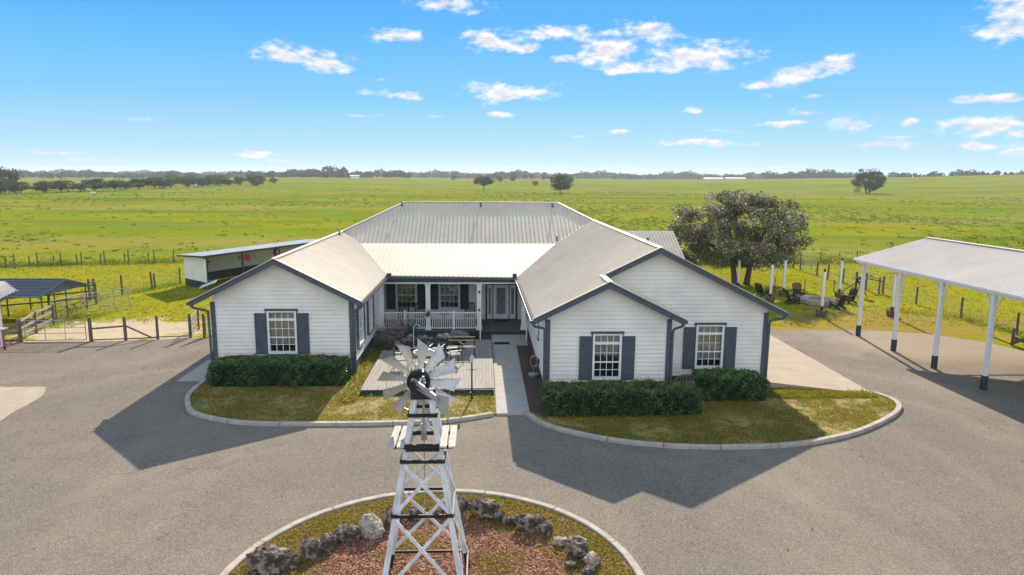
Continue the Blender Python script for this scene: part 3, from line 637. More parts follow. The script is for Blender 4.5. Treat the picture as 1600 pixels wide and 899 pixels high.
# wall base trim between siding and brick on porch side etc.
# ---- roofs
def roofpoly(b, pts, thick=.12):
    b.poly(pts); b.poly([(x, y, z - thick) for x, y, z in reversed(pts)], 1)
    for p, q_ in zip(pts, pts[1:] + pts[:1]): b.poly([p, q_, (q_[0], q_[1], q_[2] - thick), (p[0], p[1], p[2] - thick)][::-1])
def ribs(b, pts, axis, step=.27, w=.06, h=.029, off=0.):
    """axis: index of the horizontal coordinate the ribs run along (0=x,1=y)"""
    o_ = 1 - axis; P = [Vector(p) for p in pts]; lo = min(p[o_] for p in P); hi = max(p[o_] for p in P); c = math.ceil((lo + .01) / step) * step + off
    nrm = (P[1] - P[0]).cross(P[2] - P[0]).normalized(); nrm = nrm if nrm.z > 0 else -nrm
    while c < hi - .01:
        hit = []
        for p, q_ in zip(P, P[1:] + P[:1]):
            if (p[o_] - c) * (q_[o_] - c) < 0: hit.append(p.lerp(q_, (c - p[o_]) / (q_[o_] - p[o_])))
        hit.sort(key=lambda v: v[axis])
        for p, q_ in zip(hit[::2], hit[1::2]):
            if (q_ - p).length < .15: continue
            s = Vector((0, 0, 0)); s[o_] = 1; a0 = s * w / 2; a1 = s * w * .22; t_ = nrm * h; e = nrm * .001
            b.poly([p - a0 + e, q_ - a0 + e, q_ - a1 + t_, p - a1 + t_][::-1]); b.poly([p - a1 + t_, q_ - a1 + t_, q_ + a1 + t_, p + a1 + t_][::-1]); b.poly([p + a1 + t_, q_ + a1 + t_, q_ + a0 + e, p + a0 + e][::-1])
            b.poly([p - a0 + e, p - a1 + t_, p + a1 + t_, p + a0 + e]); b.poly([q_ - a0 + e, q_ - a1 + t_, q_ + a1 + t_, q_ + a0 + e])
        c += step
zL = lambda x: 3.55 + ML * (-5.43 - x); zR = lambda x: 3.50 + .49 * (x - 2.10)
AL, AR = (-7.88, 44.0, 4.80), (4.76, 44.0, 4.803)            # where porch roof meets main roof at the valleys
EL_, ER_ = (-9.17, 45.3, 5.455), (7.58, 46.85, 6.185)
RLp, RRp = (-5.45, 48.8, 7.27), (5.4, 48.8, 7.27)
PL, PR = (-5.43, 38.4, 3.55), (2.0, 38.4, 3.45)
polys = [
 ([(-5.43, 30.3, 3.55), PL, AL, EL_, (-9.17, 30.3, 5.455)], 0),
 ([(-12.92, 30.3, 3.55), (-9.17, 30.3, 5.455), EL_, (-12.95, 45.3, 3.54)], 0),
 ([(-12.95, 45.3, 3.54), EL_, RLp, (-12.95, 56.0, 3.54)], 0),
 ([PL, PR, AR, AL], 1),
 ([AL, AR, ER_, RRp, RLp, EL_], 1),
 ([(2.10, 26.85, 3.50), (5.12, 26.85, 4.98), (5.12, 28.6, 4.98), (7.58, 28.6, 6.185), ER_, AR, PR], 0),
 ([(5.12, 26.85, 4.98), (8.22, 26.85, 3.45), (8.22, 28.97, 3.45), (5.12, 28.97, 4.98)], 0),
 ([(7.58, 28.6, 6.185), (13.2, 28.6, 3.39), (13.2, 46.85, 3.39), ER_], 0),
 ([ER_, (13.2, 46.85, 3.39), (13.2, 56.0, 3.39), RRp], 0),
 ([RLp, RRp, (13.2, 56.0, 3.39), (-12.95, 56.0, 3.54)], 1),
 ([(11.0, 51.4, 2.95), (15.55, 51.4, 2.95), (15.55, 55, 4.80), (11.0, 55, 4.80)], 1),
 ([(11.0, 55, 4.80), (15.55, 55, 4.80), (15.55, 58.6, 2.95), (11.0, 58.6, 2.95)], 1)]
b = MB(); rb = MB()
for p, ax in polys: roofpoly(b, p); ribs(b, p, ax)
roof = b.build('roof', [M_roof, M_soffit], house)
# ridge and valley flashings
def flashing(name, pts, w, up_=.028, parent=roof, m=M_roof):
    b = MB()
    for p, q_ in zip(pts, pts[1:]): b.bar(Vector(p) + Vector((0, 0, up_)), Vector(q_) + Vector((0, 0, up_)), w, .02)
    return b.build(name, m, parent)
M_cap = mat('pale_ridge_metal', (.62, .56, .49), .6, spec=.25)
flashing('ridge_cap', [(-9.17, 30.28, 5.47), (-9.17, 45.3, 5.47), RLp, RRp, ER_, (7.58, 28.58, 6.18)], .24, .02, m=M_cap)
flashing('ridge_cap', [(5.12, 26.84, 4.99), (5.12, 28.6, 4.99)], .24, .02, m=M_cap)
M_valley = mat('valley_metal', (.20, .19, .18), .6)
flashing('valley', [(-5.43, 38.4, 3.555), AL, EL_], .10, .012, m=M_valley)
flashing('valley', [PR, AR, ER_], .10, .012, m=M_valley)
# rake and eave boards
def board(pts, h=.21, t_=.035, m=M_dark, name='fascia', dz=-.0, capm=True):
    b = MB()
    for p, q_ in zip(pts, pts[1:]):
        p, q_ = Vector(p), Vector(q_); dn = Vector((0, 0, -h)); d = (q_ - p); sd_ = Vector((-d.y, d.x, 0))
        sd_ = sd_.normalized() * t_ if sd_.length > 1e-6 else Vector((0, t_, 0)); z = Vector((0, 0, dz))
        V_ = [p + z, q_ + z, q_ + dn + z, p + dn + z]; b.poly([v - sd_ / 2 for v in V_]); b.poly([v + sd_ / 2 for v in reversed(V_)])
        for i in range(4): b.poly([V_[i] - sd_ / 2, V_[i] + sd_ / 2, V_[(i + 1) % 4] + sd_ / 2, V_[(i + 1) % 4] - sd_ / 2][::-1])
    return b.build(name, m, roof)
y_ = 30.28
board([(-12.95, y_, 3.56), (-9.17, y_, 5.475), (-5.40, y_, 3.56)], .26)
board([(2.06, 26.83, 3.49), (5.12, 26.83, 5.0), (8.26, 26.83, 3.45)], .26)
board([(5.3, 28.575, 5.08), (7.58, 28.575, 6.20), (13.24, 28.575, 3.38)], .26)
b = MB()
for pts in ([(-12.95, y_ - .03, 3.58), (-9.17, y_ - .03, 5.495), (-5.40, y_ - .03, 3.58)], [(2.06, 26.8, 3.51), (5.12, 26.8, 5.02), (8.26, 26.8, 3.47)], [(5.3, 28.545, 5.10), (7.58, 28.545, 6.22), (13.24, 28.545, 3.40)]):
    for p, q_ in zip(pts, pts[1:]): b.bar(p, q_, .09, .03)
b.build('rake_trim', M_cap, roof)
# gutters (K section boxes, open trough look by a dark inset)
def gutter(p, q_, side, m=M_dark):
    p, q_ = Vector(p), Vector(q_); s = Vector(side); b = MB(); c0 = p + s * .065 + Vector((0, 0, -.09)); c1 = q_ + s * .065 + Vector((0, 0, -.09))
    b.bar(c0 + Vector((0, 0, -.055)), c1 + Vector((0, 0, -.055)), .10, .012); b.bar(c0 + s * .06, c1 + s * .06, .012, .12); b.bar(c0 - s * .05, c1 - s * .05, .012, .12)
    for e in (c0, c1): b.obox(e, s * .055, Vector((0, 0, 1)) * .055, s.cross(Vector((0, 0, 1))) * .006)
    return b.build('gutter', m, roof)
gutter((-12.95, 30.25, 3.54), (-12.95, 56, 3.54), (-1, 0, 0)); gutter((-5.41, 30.25, 3.53), (-5.41, 38.3, 3.53), (1, 0, 0))
gutter((-5.3, 38.38, 3.54), (1.95, 38.38, 3.46), (0, -1, 0)); gutter((2.08, 26.85, 3.44), (1.98, 38.3, 3.44), (-1, 0, 0))
gutter((8.24, 26.85, 3.41), (8.24, 28.95, 3.41), (1, 0, 0)); gutter((13.22, 28.6, 3.37), (13.22, 56, 3.37), (1, 0, 0))
for x in (-5.25, 1.85):
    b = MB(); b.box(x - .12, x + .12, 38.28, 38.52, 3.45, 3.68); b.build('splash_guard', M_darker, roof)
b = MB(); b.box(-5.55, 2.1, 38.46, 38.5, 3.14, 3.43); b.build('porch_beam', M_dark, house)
b = MB(); b.box(-5.88, 2.64, 38.52, 41.58, 3.30, 3.33); b.build('porch_ceiling', M_soffit, house)
b = MB(); b.box(-5.9, 2.64, 38.50, 38.56, 3.05, 3.42); b.build('porch_header', M_trimw, house)
# downspouts
def spout(pts):
    b = MB()
    for p, q_ in zip(pts, pts[1:]): b.bar(p, q_, .085, .07, (0, 1, 0))
    b.build('downspout', M_dark, house)
spout([(-12.98, 30.45, 3.40), (-12.90, 30.5, 3.24), (-12.32, 30.68, 3.05), (-12.26, 30.66, .1)])
spout([(-5.36, 30.45, 3.38), (-5.48, 30.55, 3.22), (-5.78, 30.68, 3.08), (-5.80, 30.64, .1)])
spout([(2.02, 27.0, 3.3), (2.12, 27.05, 3.13), (2.52, 27.16, 3.02), (2.55, 27.16, 2.9), (2.55, 27.16, .1)])
spout([(8.28, 27.0, 3.26), (8.2, 27.05, 3.12), (7.9, 27.15, 2.98), (7.86, 27.16, 2.85), (7.86, 27.16, .1)])
spout([(13.26, 28.8, 3.24), (13.22, 28.85, 3.06), (12.75, 28.95, 2.96), (12.66, 28.92, 2.85), (12.66, 28.92, .1)])
# vents and odd roof hardware
for x, y, z in ((-5.6, 48.3, 7.0), (-.1, 48.3, 7.0), (4.95, 48.3, 7.0), (4.9, 44.4, 4.98), (7.9, 32.2, 6.02), (-9.0, 43.5, 5.4)):
    b = MB(); b.tube((x, y, z - .05), (x, y, z + .24), .045, n=8); b.lathe((x, y, z + .2), [(.07, 0), (.07, .05), (.02, .09)]); b.lathe((x, y, z - .05), [(.13, 0), (.06, .1)]); b.build('vent_pipe', M_dark, roof)
# rear wing walls
b = MB(); b.box(12.56, 15.2, 51.9, 58.2, 0, 2.95); b.poly([(15.2, 51.9, 2.95), (15.2, 58.2, 2.95), (15.2, 55.05, 4.6)]); b.build('rear_wing_wall', M_white, house)
# door
b = MB(); b.box(.21, .31, 41.50, 41.62, .33, 3.12); b.box(2.07, 2.17, 41.50, 41.62, .33, 3.12); b.box(.31, 2.07, 41.5, 41.62, 3.04, 3.12); b.box(.31, 2.07, 41.51, 41.62, 2.50, 2.58)
b.box(.63, .68, 41.51, 41.62, .33, 2.5); b.box(1.65, 1.70, 41.51, 41.62, .33, 2.5); b.box(.31, 2.07, 41.46, 41.62, .33, .37)
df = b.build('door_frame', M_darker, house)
M_doorw = mat('white_door_paint', (.8, .82, .83), .4)
M_leaded = mat('leaded_door_glass', (.30, .33, .34), .15, (.14, .16, .17), 12, lo=.4, hi=.6)
def glazed(name, x0, x1, z0, z1, mx_, mz0, mz1):
    b = MB(); b.box(x0, x0 + mx_, 41.545, 41.60, z0, z1); b.box(x1 - mx_, x1, 41.545, 41.60, z0, z1); b.box(x0 + mx_, x1 - mx_, 41.546, 41.60, z0, z0 + mz0); b.box(x0 + mx_, x1 - mx_, 41.546, 41.60, z1 - mz1, z1)
    d = b.build(name, M_doorw, house)
    b = MB(); b.box(x0 + mx_, x1 - mx_, 41.565, 41.59, z0 + mz0, z1 - mz1); g = b.build('pane', M_leaded, d)
    b = MB(); e = .02; i0, i1, j0, j1 = x0 + mx_, x1 - mx_, z0 + mz0, z1 - mz1
    b.box(i0, i0 + e, 41.54, 41.565, j0, j1); b.box(i1 - e, i1, 41.54, 41.565, j0, j1); b.box(i0, i1, 41.541, 41.564, j0, j0 + e); b.box(i0, i1, 41.541, 41.564, j1 - e, j1); b.build('moulding', M_doorw, d)
    return d
dr = glazed('front_door', .68, 1.65, .37, 2.5, .19, .28, .18)
b = MB(); b.tube((1.58, 41.55, 1.35), (1.58, 41.50, 1.35), .02); b.tube((1.58, 41.50, 1.35), (1.47, 41.49, 1.35), .014); b.tube((1.58, 41.55, 1.5), (1.58, 41.53, 1.5), .025); b.build('handle', M_black, dr)
glazed('sidelight', .31, .63, .37, 2.5, .075, .28, .18); glazed('sidelight', 1.70, 2.07, .37, 2.5, .085, .28, .18)
b = MB(); b.box(.31, 2.07, 41.57, 41.60, 2.58, 3.04); b.build('transom_window', mat('transom_glass', (.42, .34, .26), .2, (.60, .56, .50), 2.5, lo=.45, hi=.55), house)
# porch floor, step, columns, railing
M_pfloor = mat('porch_boards', (.13, .12, .115), .7, (.09, .085, .08), 4, stretch=(8, 1, 1))
b = MB(); b.box(-5.88, 2.64, 38.50, 41.60, .10, .33); b.build('porch_floor', M_pfloor, house)
b = MB(); b.box(-5.88, 2.64, 38.47, 38.50, .09, .28); b.build('porch_edge', M_darker, house)
cols_ = [-5.75, -3.10, -.17, 2.40]
for x in cols_:
    b = MB(); b.box(x - .13, x + .13, 38.62, 38.88, .33, 3.06); b.box(x - .17, x + .17, 38.58, 38.92, .30, .50); b.box(x - .165, x + .165, 38.585, 38.915, 2.92, 3.05); b.box(x - .145, x + .145, 38.605, 38.895, .5, .56); b.build('porch_column', M_trimw, house)
def railing(x0, x1, mid):
    b = MB(); b.box(x0, x1, 38.72, 38.79, 1.30, 1.36); b.box(x0, x1, 38.725, 38.785, .40, .45)
    n = int((x1 - x0) / .105)
    for i in range(1, n): x = x0 + (x1 - x0) * i / n; b.box(x - .018, x + .018, 38.737, 38.773, .45, 1.30)
    r_ = b.build('railing', M_trimw, house)
    b = MB(); b.box(mid - .055, mid + .055, 38.70, 38.81, .33, 1.42); b.box(mid - .07, mid + .07, 38.685, 38.825, 1.42, 1.46); b.build('newel_post', M_trimw, r_)
railing(-5.62, -3.23, -4.43); railing(-2.97, -.30, -1.63)
for x in (-.1, 2.47):
    b = MB(); b.box(x - .035, x + .035, 37.0, 37.07, .09, .95); b.bar((x, 37.03, .95), (x, 38.6, 1.25), .05, .05); b.build('handrail', M_trimw, house)
for z in (2.5, 1.45):
    b = MB(); b.box(-.21, -.12, 38.55, 38.62, z, z + .14); b.lathe((-.165, 38.57, z + .02), [(.03, 0), (.045, .05), (.02, .12)]); b.build('wall_lantern', M_black, house)
b = MB(); b.box(2.79 - .0, 2.86, 28.0, 28.0, 0, 0)
# flat satellite dish on left eave
dish = thing('satellite_dish', 'flat grey internet dish on a short mast on the left eave', 'dish', (-12.75, 31.9, 3.66))
b = MB(); b.tube((-12.75, 31.9, 3.62), (-12.75, 31.9, 4.0), .025); b.build('mast', M_dark, dish)
b = MB(); b.obox((-12.72, 31.9, 4.08), Vector((.34, .04, .13)), Vector((-.04, .26, .02)), Vector((-.008, 0, .018))); b.build('panel', M_galv, dish)

# ------------------------------------------------------------------ porch furniture
def rocking_chair(label, loc, rz, m):
    t_ = thing('rocking_chair', label, 'rocking chair', loc, 'chairs on the front porch', rz); W_ = .28
    b = MB(); b.box(-W_, W_, -.25, .25, .40, .44); b.build('seat', m, t_, world=False)
    b = MB()
    for i in range(7): x = -W_ + .03 + i * (2 * W_ - .06) / 6; b.bar((x, .23, .46), (x, .42, 1.12), .035, .015)
    b.bar((-W_, .42, 1.12), (W_, .42, 1.12), .04, .09); b.build('backrest', m, t_, world=False)
    for s in (-1, 1):
        b = MB(); b.bar((s * W_, -.22, .06), (s * W_, -.22, .66), .04, .04); b.bar((s * W_, .22, .06), (s * W_, .44, 1.14), .04, .04); b.build('leg', m, t_, world=False)
        b = MB(); b.bar((s * W_, -.3, .66), (s * W_, .26, .66), .07, .025); b.build('armrest', m, t_, world=False)
        b = MB(); pts = [(s * W_, y, .02 + .16 * (y / .5) ** 2) for y in np.linspace(-.45, .5, 8)]
        for p, q_ in zip(pts, pts[1:]): b.bar(p, q_, .04, .035)
        b.build('rocker', m, t_, world=False)
    return t_
rocking_chair('black rocking chair on the porch before the left window', (-4.7, 40.3, .33), 0, M_black)
rocking_chair('black rocking chair on the porch beside the middle column', (-3.75, 40.4, .33), .1, M_black)
rocking_chair('dark rocking chair at the right end of the porch railing', (-.75, 40.6, .33), 0, M_darker)
t_ = thing('porch_table', 'small round black table between the porch windows', 'table', (-2.3, 40.2, .33))
b = MB(); b.lathe((0, 0, .62), [(.36, 0), (.36, .03)], 20); b.build('table_top', M_black, t_, world=False)
b = MB(); b.tube((0, 0, 0), (0, 0, .62), .04); b.lathe((0, 0, 0), [(.25, 0), (.22, .03), (.05, .05)], 16); b.build('table_leg', M_black, t_, world=False)
for nm, lab, x0, x1, y0, y1, z in (('doormat', 'black doormat on the porch boards before the front door', .78, 1.6, 40.75, 41.3, .331), ('doormat', 'black doormat lying on the walkway below the porch step', .66, 1.5, 36.15, 36.6, .092)):
    b = MB(); b.box(x0, x1, y0, y1, z, z + .02); tag(b.build(nm, M_rub), lab, 'doormat', 'doormats at the entrance')

# ------------------------------------------------------------------ vegetation builders
def hedge(label, x0, x1, y0, y1, h, n, seed):
    t_ = thing('hedge', label, 'hedge', ((x0 + x1) / 2, (y0 + y1) / 2, .05), 'clipped hedges before the house')
    rg = np.random.default_rng(seed); d = np.array([x1 - x0, y1 - y0, h])
    # surface of a rounded box
    p = rg.uniform(-1, 1, (n, 3)); ax = rg.choice(3, n, p=np.array([d[1] * d[2], d[0] * d[2] * 1.1, d[0] * d[1] * 1.1]) / (d[1] * d[2] + d[0] * d[2] * 1.1 + d[0] * d[1] * 1.1))
    sg = np.sign(rg.uniform(-1, 1, n)); sg = np.where(ax == 2, 1, sg); p[np.arange(n), ax] = sg
    q_ = p * (1 - .10 * (np.abs(p[:, [1, 2, 0]]) ** 6 + np.abs(p[:, [2, 0, 1]]) ** 6) * np.array([.35, 1, .9]))
    c = np.array([(x0 + x1) / 2, (y0 + y1) / 2, h / 2 + .05]); P = c + q_ * d / 2
    bump_ = .055 * np.sin(P[:, 0] * 3.3 + seed) * np.sin(P[:, 1] * 5 + 1 + P[:, 2] * 2) + .05 * np.sin(P[:, 0] * 11) * np.cos(P[:, 2] * 9 + P[:, 1] * 7) + rg.normal(0, .035, n) + (rg.uniform(0, 1, n) > .965) * rg.uniform(0, .18, n) * (q_[:, 2] > .5)
    P += (P - c) / np.linalg.norm((P - c) / d * 2, axis=1, keepdims=True) / d * 2 * bump_[:, None] * .9
    P[:, 2] = np.maximum(P[:, 2], .08)
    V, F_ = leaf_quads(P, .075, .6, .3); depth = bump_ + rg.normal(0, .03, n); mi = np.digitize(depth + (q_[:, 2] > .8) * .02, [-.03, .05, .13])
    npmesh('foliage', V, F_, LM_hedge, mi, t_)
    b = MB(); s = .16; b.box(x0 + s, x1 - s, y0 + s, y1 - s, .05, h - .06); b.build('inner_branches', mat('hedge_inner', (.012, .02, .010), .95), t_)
    return t_
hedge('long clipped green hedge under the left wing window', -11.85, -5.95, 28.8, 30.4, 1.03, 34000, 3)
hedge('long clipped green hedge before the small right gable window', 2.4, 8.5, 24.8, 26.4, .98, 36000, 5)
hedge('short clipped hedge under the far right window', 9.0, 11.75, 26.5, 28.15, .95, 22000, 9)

def blob_shrub(name, label, cat, c, r, n, mats, size=.07, seed=1, w=(.3, .35, .25, .1), group=None, grassy=False):
    t_ = thing(name, label, cat, (c[0], c[1], .03), group); rg = np.random.default_rng(seed)
    k_ = max(5, int(n / 220)); cc = rg.normal(size=(k_, 3)); cc /= np.linalg.norm(cc, axis=1, keepdims=True); cc[:, 2] = np.abs(cc[:, 2]); cc *= rg.uniform(.25, .8, (k_, 1))
    q_ = cc[rg.integers(0, k_, n)] + rg.normal(0, .22, (n, 3)); q_[:, 2] = np.abs(q_[:, 2]); P = np.array([c[0], c[1], .06]) + q_ * np.array(r)
    V, F_ = leaf_quads(P, size, .5, .4); mi = rg.choice(4, n, p=w); npmesh('foliage', V, F_, mats, mi, t_)
    b = MB()
    for i in range(min(6, k_)): b.tube((c[0], c[1], .0), (c[0] + cc[i, 0] * r[0] * .8, c[1] + cc[i, 1] * r[1] * .8, .06 + cc[i, 2] * r[2] * .8), .018, .008, n=5, caps=False)
    b.build('stem', M_bark, t_); return t_

def tree_mesh(rg, h, rx, rz, nclump, per, lsize, trunk_h, flat=.25, stems=1, puff=.85, low=0., spread=.6):
    """returns limb MB and leaf arrays, rooted at origin"""
    b = MB(); cz = h - rz; C_ = []
    while len(C_) < nclump:
        v = rg.normal(size=3); v /= np.linalg.norm(v); v *= rg.uniform(.35, 1.0) ** .55
        if v[2] < -flat - low: continue
        edge = 1 + .16 * math.sin(3 * math.atan2(v[1], v[0]) + rg.uniform(0, .4)) ; C_.append((v[0] * rx * edge, v[1] * rx * edge * .92, cz + v[2] * rz * (1 + .10 * rg.normal())))
    C_ = np.array(C_)
    bases = [Vector((0, 0, 0))] if stems == 1 else [Vector((-spread, 0, 0)), Vector((spread, .15, 0))]
    rt_ = h * .032
    forks = []
    for i, bs in enumerate(bases):
        tp = bs + Vector(((-.05 if i == 0 else .05) * h * (stems > 1), rg.normal() * .1, trunk_h)); pts = [bs, bs.lerp(tp, .5) + Vector((rg.normal() * .06, rg.normal() * .06, 0)), tp]
        b.tube(pts[0] - Vector((0, 0, .1)), pts[0] + Vector((0, 0, .15)), rt_ * 1.5, rt_ * 1.08, 9); b.tube(pts[0] + Vector((0, 0, .15)), pts[1], rt_ * 1.08, rt_ * .9, 9); b.tube(pts[1], pts[2], rt_ * .9, rt_ * .75, 9); forks.append(tp)
    for j in range(min(len(C_), 26)):
        c = Vector(C_[j]); f = min(forks, key=lambda p: (p - c).length); m1 = f.lerp(c, .35) + Vector((rg.normal() * .2, rg.normal() * .2, .35 + .1 * rg.normal())); m2 = f.lerp(c, .7) + Vector((0, 0, .25))
        r_ = rt_ * rg.uniform(.25, .45); b.tube(f, m1, r_ * 1.3, r_, 6, False); b.tube(m1, m2, r_, r_ * .6, 5, False); b.tube(m2, c, r_ * .6, r_ * .2, 5, False)
    n = nclump * per; ci = np.repeat(np.arange(nclump), per); sc = rg.uniform(.5, 1.25, nclump)[ci][:, None]
    g = rg.normal(0, 1, (n, 3)); g /= np.maximum(1, np.linalg.norm(g, axis=1, keepdims=True) / 1.5); P = C_[ci] + g * np.array([puff, puff, puff * .62]) * sc
    V, F_ = leaf_quads(P, lsize, .62, .2)
    rel = rg.uniform(0, 1, nclump)[ci] * .35 + rg.uniform(0, 1, n) * .65; mi = np.digitize(rel, [.34, .62, .84])
    return b, V, F_, mi
def make_tree(name, label, cat, loc, args, mats, seed, group=None, rz=0):
    t_ = thing(name, label, cat, loc, group, rz); rg = np.random.default_rng(seed); b, V, F_, mi = tree_mesh(rg, *args[0], **args[1])
    b.build('trunk', M_bark, t_, world=False); npmesh('crown', V, F_, mats, mi, t_, world=False); return t_

make_tree('oak_tree', 'large spreading oak with two trunks and grey green leaves behind the house', 'tree', (22.45, 57.6, -.04),
          ((7.95, 5.55, 3.35, 230, 290, .165, 2.4), dict(flat=.84, stems=2, puff=.52, spread=.55)), LM_oak, 21)
# lone trees in the pasture
def gpt(x, y): return (x, y, float(gz(x, y)))
make_tree('oak_tree', 'lone spreading oak far out in the right pasture', 'tree', gpt(222, 388), ((13.4, 8.8, 6.0, 70, 100, .7, 2.6), dict(flat=.8, puff=1.6, stems=2, spread=.8)), LM_far, 31)
make_tree('oak_tree', 'dark rounded tree in the pasture above the main roof ridge', 'tree', gpt(40.5, 357), ((9.6, 5.6, 4.2, 46, 90, .6, 1.6), dict(flat=.75, puff=1.3)), LM_far, 32)
make_tree('oak_tree', 'low wide oak in the pasture left of the dark rounded tree', 'tree', gpt(1, 421), ((8.2, 5.4, 3.0, 40, 80, .6, 2.6), dict(flat=.35, puff=1.3)), LM_far, 33)
protos = []
for i, (ar, kw) in enumerate((((8.0, 4.8, 3.5, 30, 64, .72, 1.7), dict(flat=.85, puff=1.3)), ((8.8, 5.3, 3.9, 32, 64, .75, 1.6), dict(flat=.85, puff=1.4)), ((7.2, 4.4, 3.2, 26, 64, .68, 1.5), dict(flat=.85, puff=1.15)))):
    protos.append((ar, kw))
words = ['first', 'second', 'third', 'fourth', 'fifth', 'sixth', 'seventh', 'eighth', 'ninth', 'tenth', 'eleventh', 'twelfth', 'thirteenth', 'fourteenth', 'fifteenth', 'sixteenth', 'seventeenth', 'eighteenth', 'nineteenth', 'twentieth', 'twenty-first', 'twenty-second', 'twenty-third', 'twenty-fourth']
rowp = [(-206, 268), (-214, 292), (-201, 279), (-205, 301), (-196, 288), (-193, 298), (-191, 308), (-189, 318), (-187, 329), (-186, 340), (-184, 351), (-183, 362), (-182, 374), (-181, 386), (-180, 398), (-180, 411), (-179, 424), (-178, 437), (-177, 450), (-176, 463), (-172, 474), (-168, 484), (-158, 494), (-150, 470)]
pt = [None] * 3
for i, (x, y) in enumerate(rowp):
    k_ = i % 3; lab = 'round oak in the tree row across the left pasture, %s from the left end' % words[i]
    x += R.uniform(-2, 2); y += R.uniform(-2, 2); z = gpt(x, y)[2]
    if pt[k_] is None: pt[k_] = make_tree('oak_tree', lab, 'tree', (x, y, z), protos[k_], LM_far, 60 + k_, 'oaks in the row across the left pasture'); o = pt[k_]
    else: o = dup(pt[k_], (x, y, z), R.uniform(0, 6), lab)
    s = R.uniform(.85, 1.12); o.scale = (s * 1.0, s * 1.0, s * .66)
o = dup(pt[1], gpt(-232, 345), 2.2, 'taller broad oak rising behind the left end of the tree row'); o.scale = (1.35, 1.35, 1.15); o['group'] = ''
del o['group']
def az_pt(px_, Rr):
    a = math.atan((px_ - 800) / 1081) + YAW; return Rr * math.sin(a), Rr * math.cos(a)
lone = [(835, 560, .5, 'small tree standing left of the dark rounded pasture tree'), (745, 640, .6, 'small hazy tree left of the low wide oak'), (757, 700, .7, 'small hazy tree directly behind the low wide oak'), (780, 690, .7, 'small hazy tree right of the low wide oak'), (800, 720, .55, 'tiny hazy tree between the two nearest pasture oaks'), (425, 560, .7, 'small dark tree on the left hill slope below the woods'), (390, 640, .8, 'small tree at the foot of the left hill')]
for i, (px_, Rr, s, lab) in enumerate(lone):
    x, y = az_pt(px_, Rr); o = dup(pt[i % 3], gpt(x, y), i * 1.3, lab); o.scale = (s, s, s); o['group'] = 'scattered trees in the far pasture'

# far woods, one mass per band
def wood(name, label, px0, px1, R0, R1, n, hmin, hmax, size, seed, mats=LM_far, per=46):
    rg = np.random.default_rng(seed); Vs = []; 
    P0 = []
    for i in range(n):
        px_ = rg.uniform(px0, px1); Rr = rg.uniform(R0, R1); x, y = az_pt(px_, Rr); z = float(gz(x, y)); h = rg.uniform(hmin, hmax) * (1 + .25 * math.sin(px_ * .05 + seed) + .15 * math.sin(px_ * .19 + seed)); w_ = h * rg.uniform(.35, .6)
        g = rg.normal(0, 1, (per, 3)); g /= np.linalg.norm(g, axis=1, keepdims=True); g *= rg.uniform(.5, 1, (per, 1)) ** .4
        P0.append(np.array([x, y, z + h * .55]) + g * np.array([w_, w_, h * .47]))
    P0 = np.concatenate(P0); V, F_ = leaf_quads(P0, size, .75); mi = rg.choice(4, len(P0), p=[.35, .35, .22, .08]); o = npmesh(name, V, F_, mats, mi); tag(o, label, 'woods', kind='stuff')
wood('distant_wood', 'hazy wood along the horizon behind the left tree row', -60, 420, 1150, 1700, 620, 7, 9.5, 3.0, 1)
wood('distant_wood', 'dark wood edge at the far end of the left tree row', 262, 350, 620, 760, 110, 5, 7, 1.8, 2)
wood('distant_wood', 'dark wood crowning the left hill', 388, 642, 930, 1010, 260, 7, 9.5, 2.0, 3)
wood('distant_wood', 'taller dark trees in the middle of the left hill wood', 505, 538, 905, 930, 14, 15, 19, 2.2, 4, per=90)
wood('distant_wood', 'long hazy wood on the horizon above the main roof', 630, 1250, 1250, 1900, 1000, 10.5, 13.5, 3.0, 5)
wood('distant_wood', 'scattered pale trees in the valley above the main roof', 700, 900, 800, 1000, 36, 6, 9, 2.0, 6)
wood('distant_wood', 'blue wood on the horizon left of the lone right oak', 1195, 1345, 1080, 1250, 200, 8, 11.5, 2.2, 7)
wood('distant_wood', 'broken line of trees on the right hill horizon', 1345, 1660, 1000, 1180, 170, 4, 7.5, 2.0, 8)
wood('distant_wood', 'far blue tree line along the whole horizon', -80, 1680, 2000, 2600, 900, 9, 12, 4.2, 9)
# distant buildings
def barn(label, px_, Rr, w_, d_, h_, rz=0.):
    x, y = az_pt(px_, Rr); z = gpt(x, y)[2]; t_ = thing('barn', label, 'barn', (x, y, z), None, rz); M_w = M_trimw
    b = MB(); b.box(-w_ / 2, w_ / 2, -d_ / 2, d_ / 2, -2, h_); b.build('wall', M_w, t_, world=False)
    b = MB(); b.poly([(-w_ / 2 - 1, -d_ / 2 - 1, h_), (w_ / 2 + 1, -d_ / 2 - 1, h_), (w_ / 2 + 1, 0, h_ + 1.0), (-w_ / 2 - 1, 0, h_ + 1.0)]); b.poly([(-w_ / 2 - 1, 0, h_ + 1.0), (w_ / 2 + 1, 0, h_ + 1.0), (w_ / 2 + 1, d_ / 2 + 1, h_), (-w_ / 2 - 1, d_ / 2 + 1, h_)])
    b.poly([(-w_ / 2, -d_ / 2, h_), (-w_ / 2, 0, h_ + .93), (-w_ / 2, d_ / 2, h_)]); b.poly([(w_ / 2, -d_ / 2, h_), (w_ / 2, d_ / 2, h_), (w_ / 2, 0, h_ + .93)]); b.build('roof', M_roofw, t_, world=False)
    return t_
barn('left one of two long white barns on the horizon', 1113, 925, 24, 10, 1.9); barn('right one of two long white barns on the horizon', 1147, 925, 24, 10, 1.7)
barn('white house among the trees on the left hill', 553, 900, 10, 8, 3.0, .1)
barn('small white building between trunks of the left tree row', 142, 350, 2.4, 2, .5, .2).scale = (.55, .55, .5); barn('low white building behind the left tree row', 302, 500, 5, 4, .7, .1)

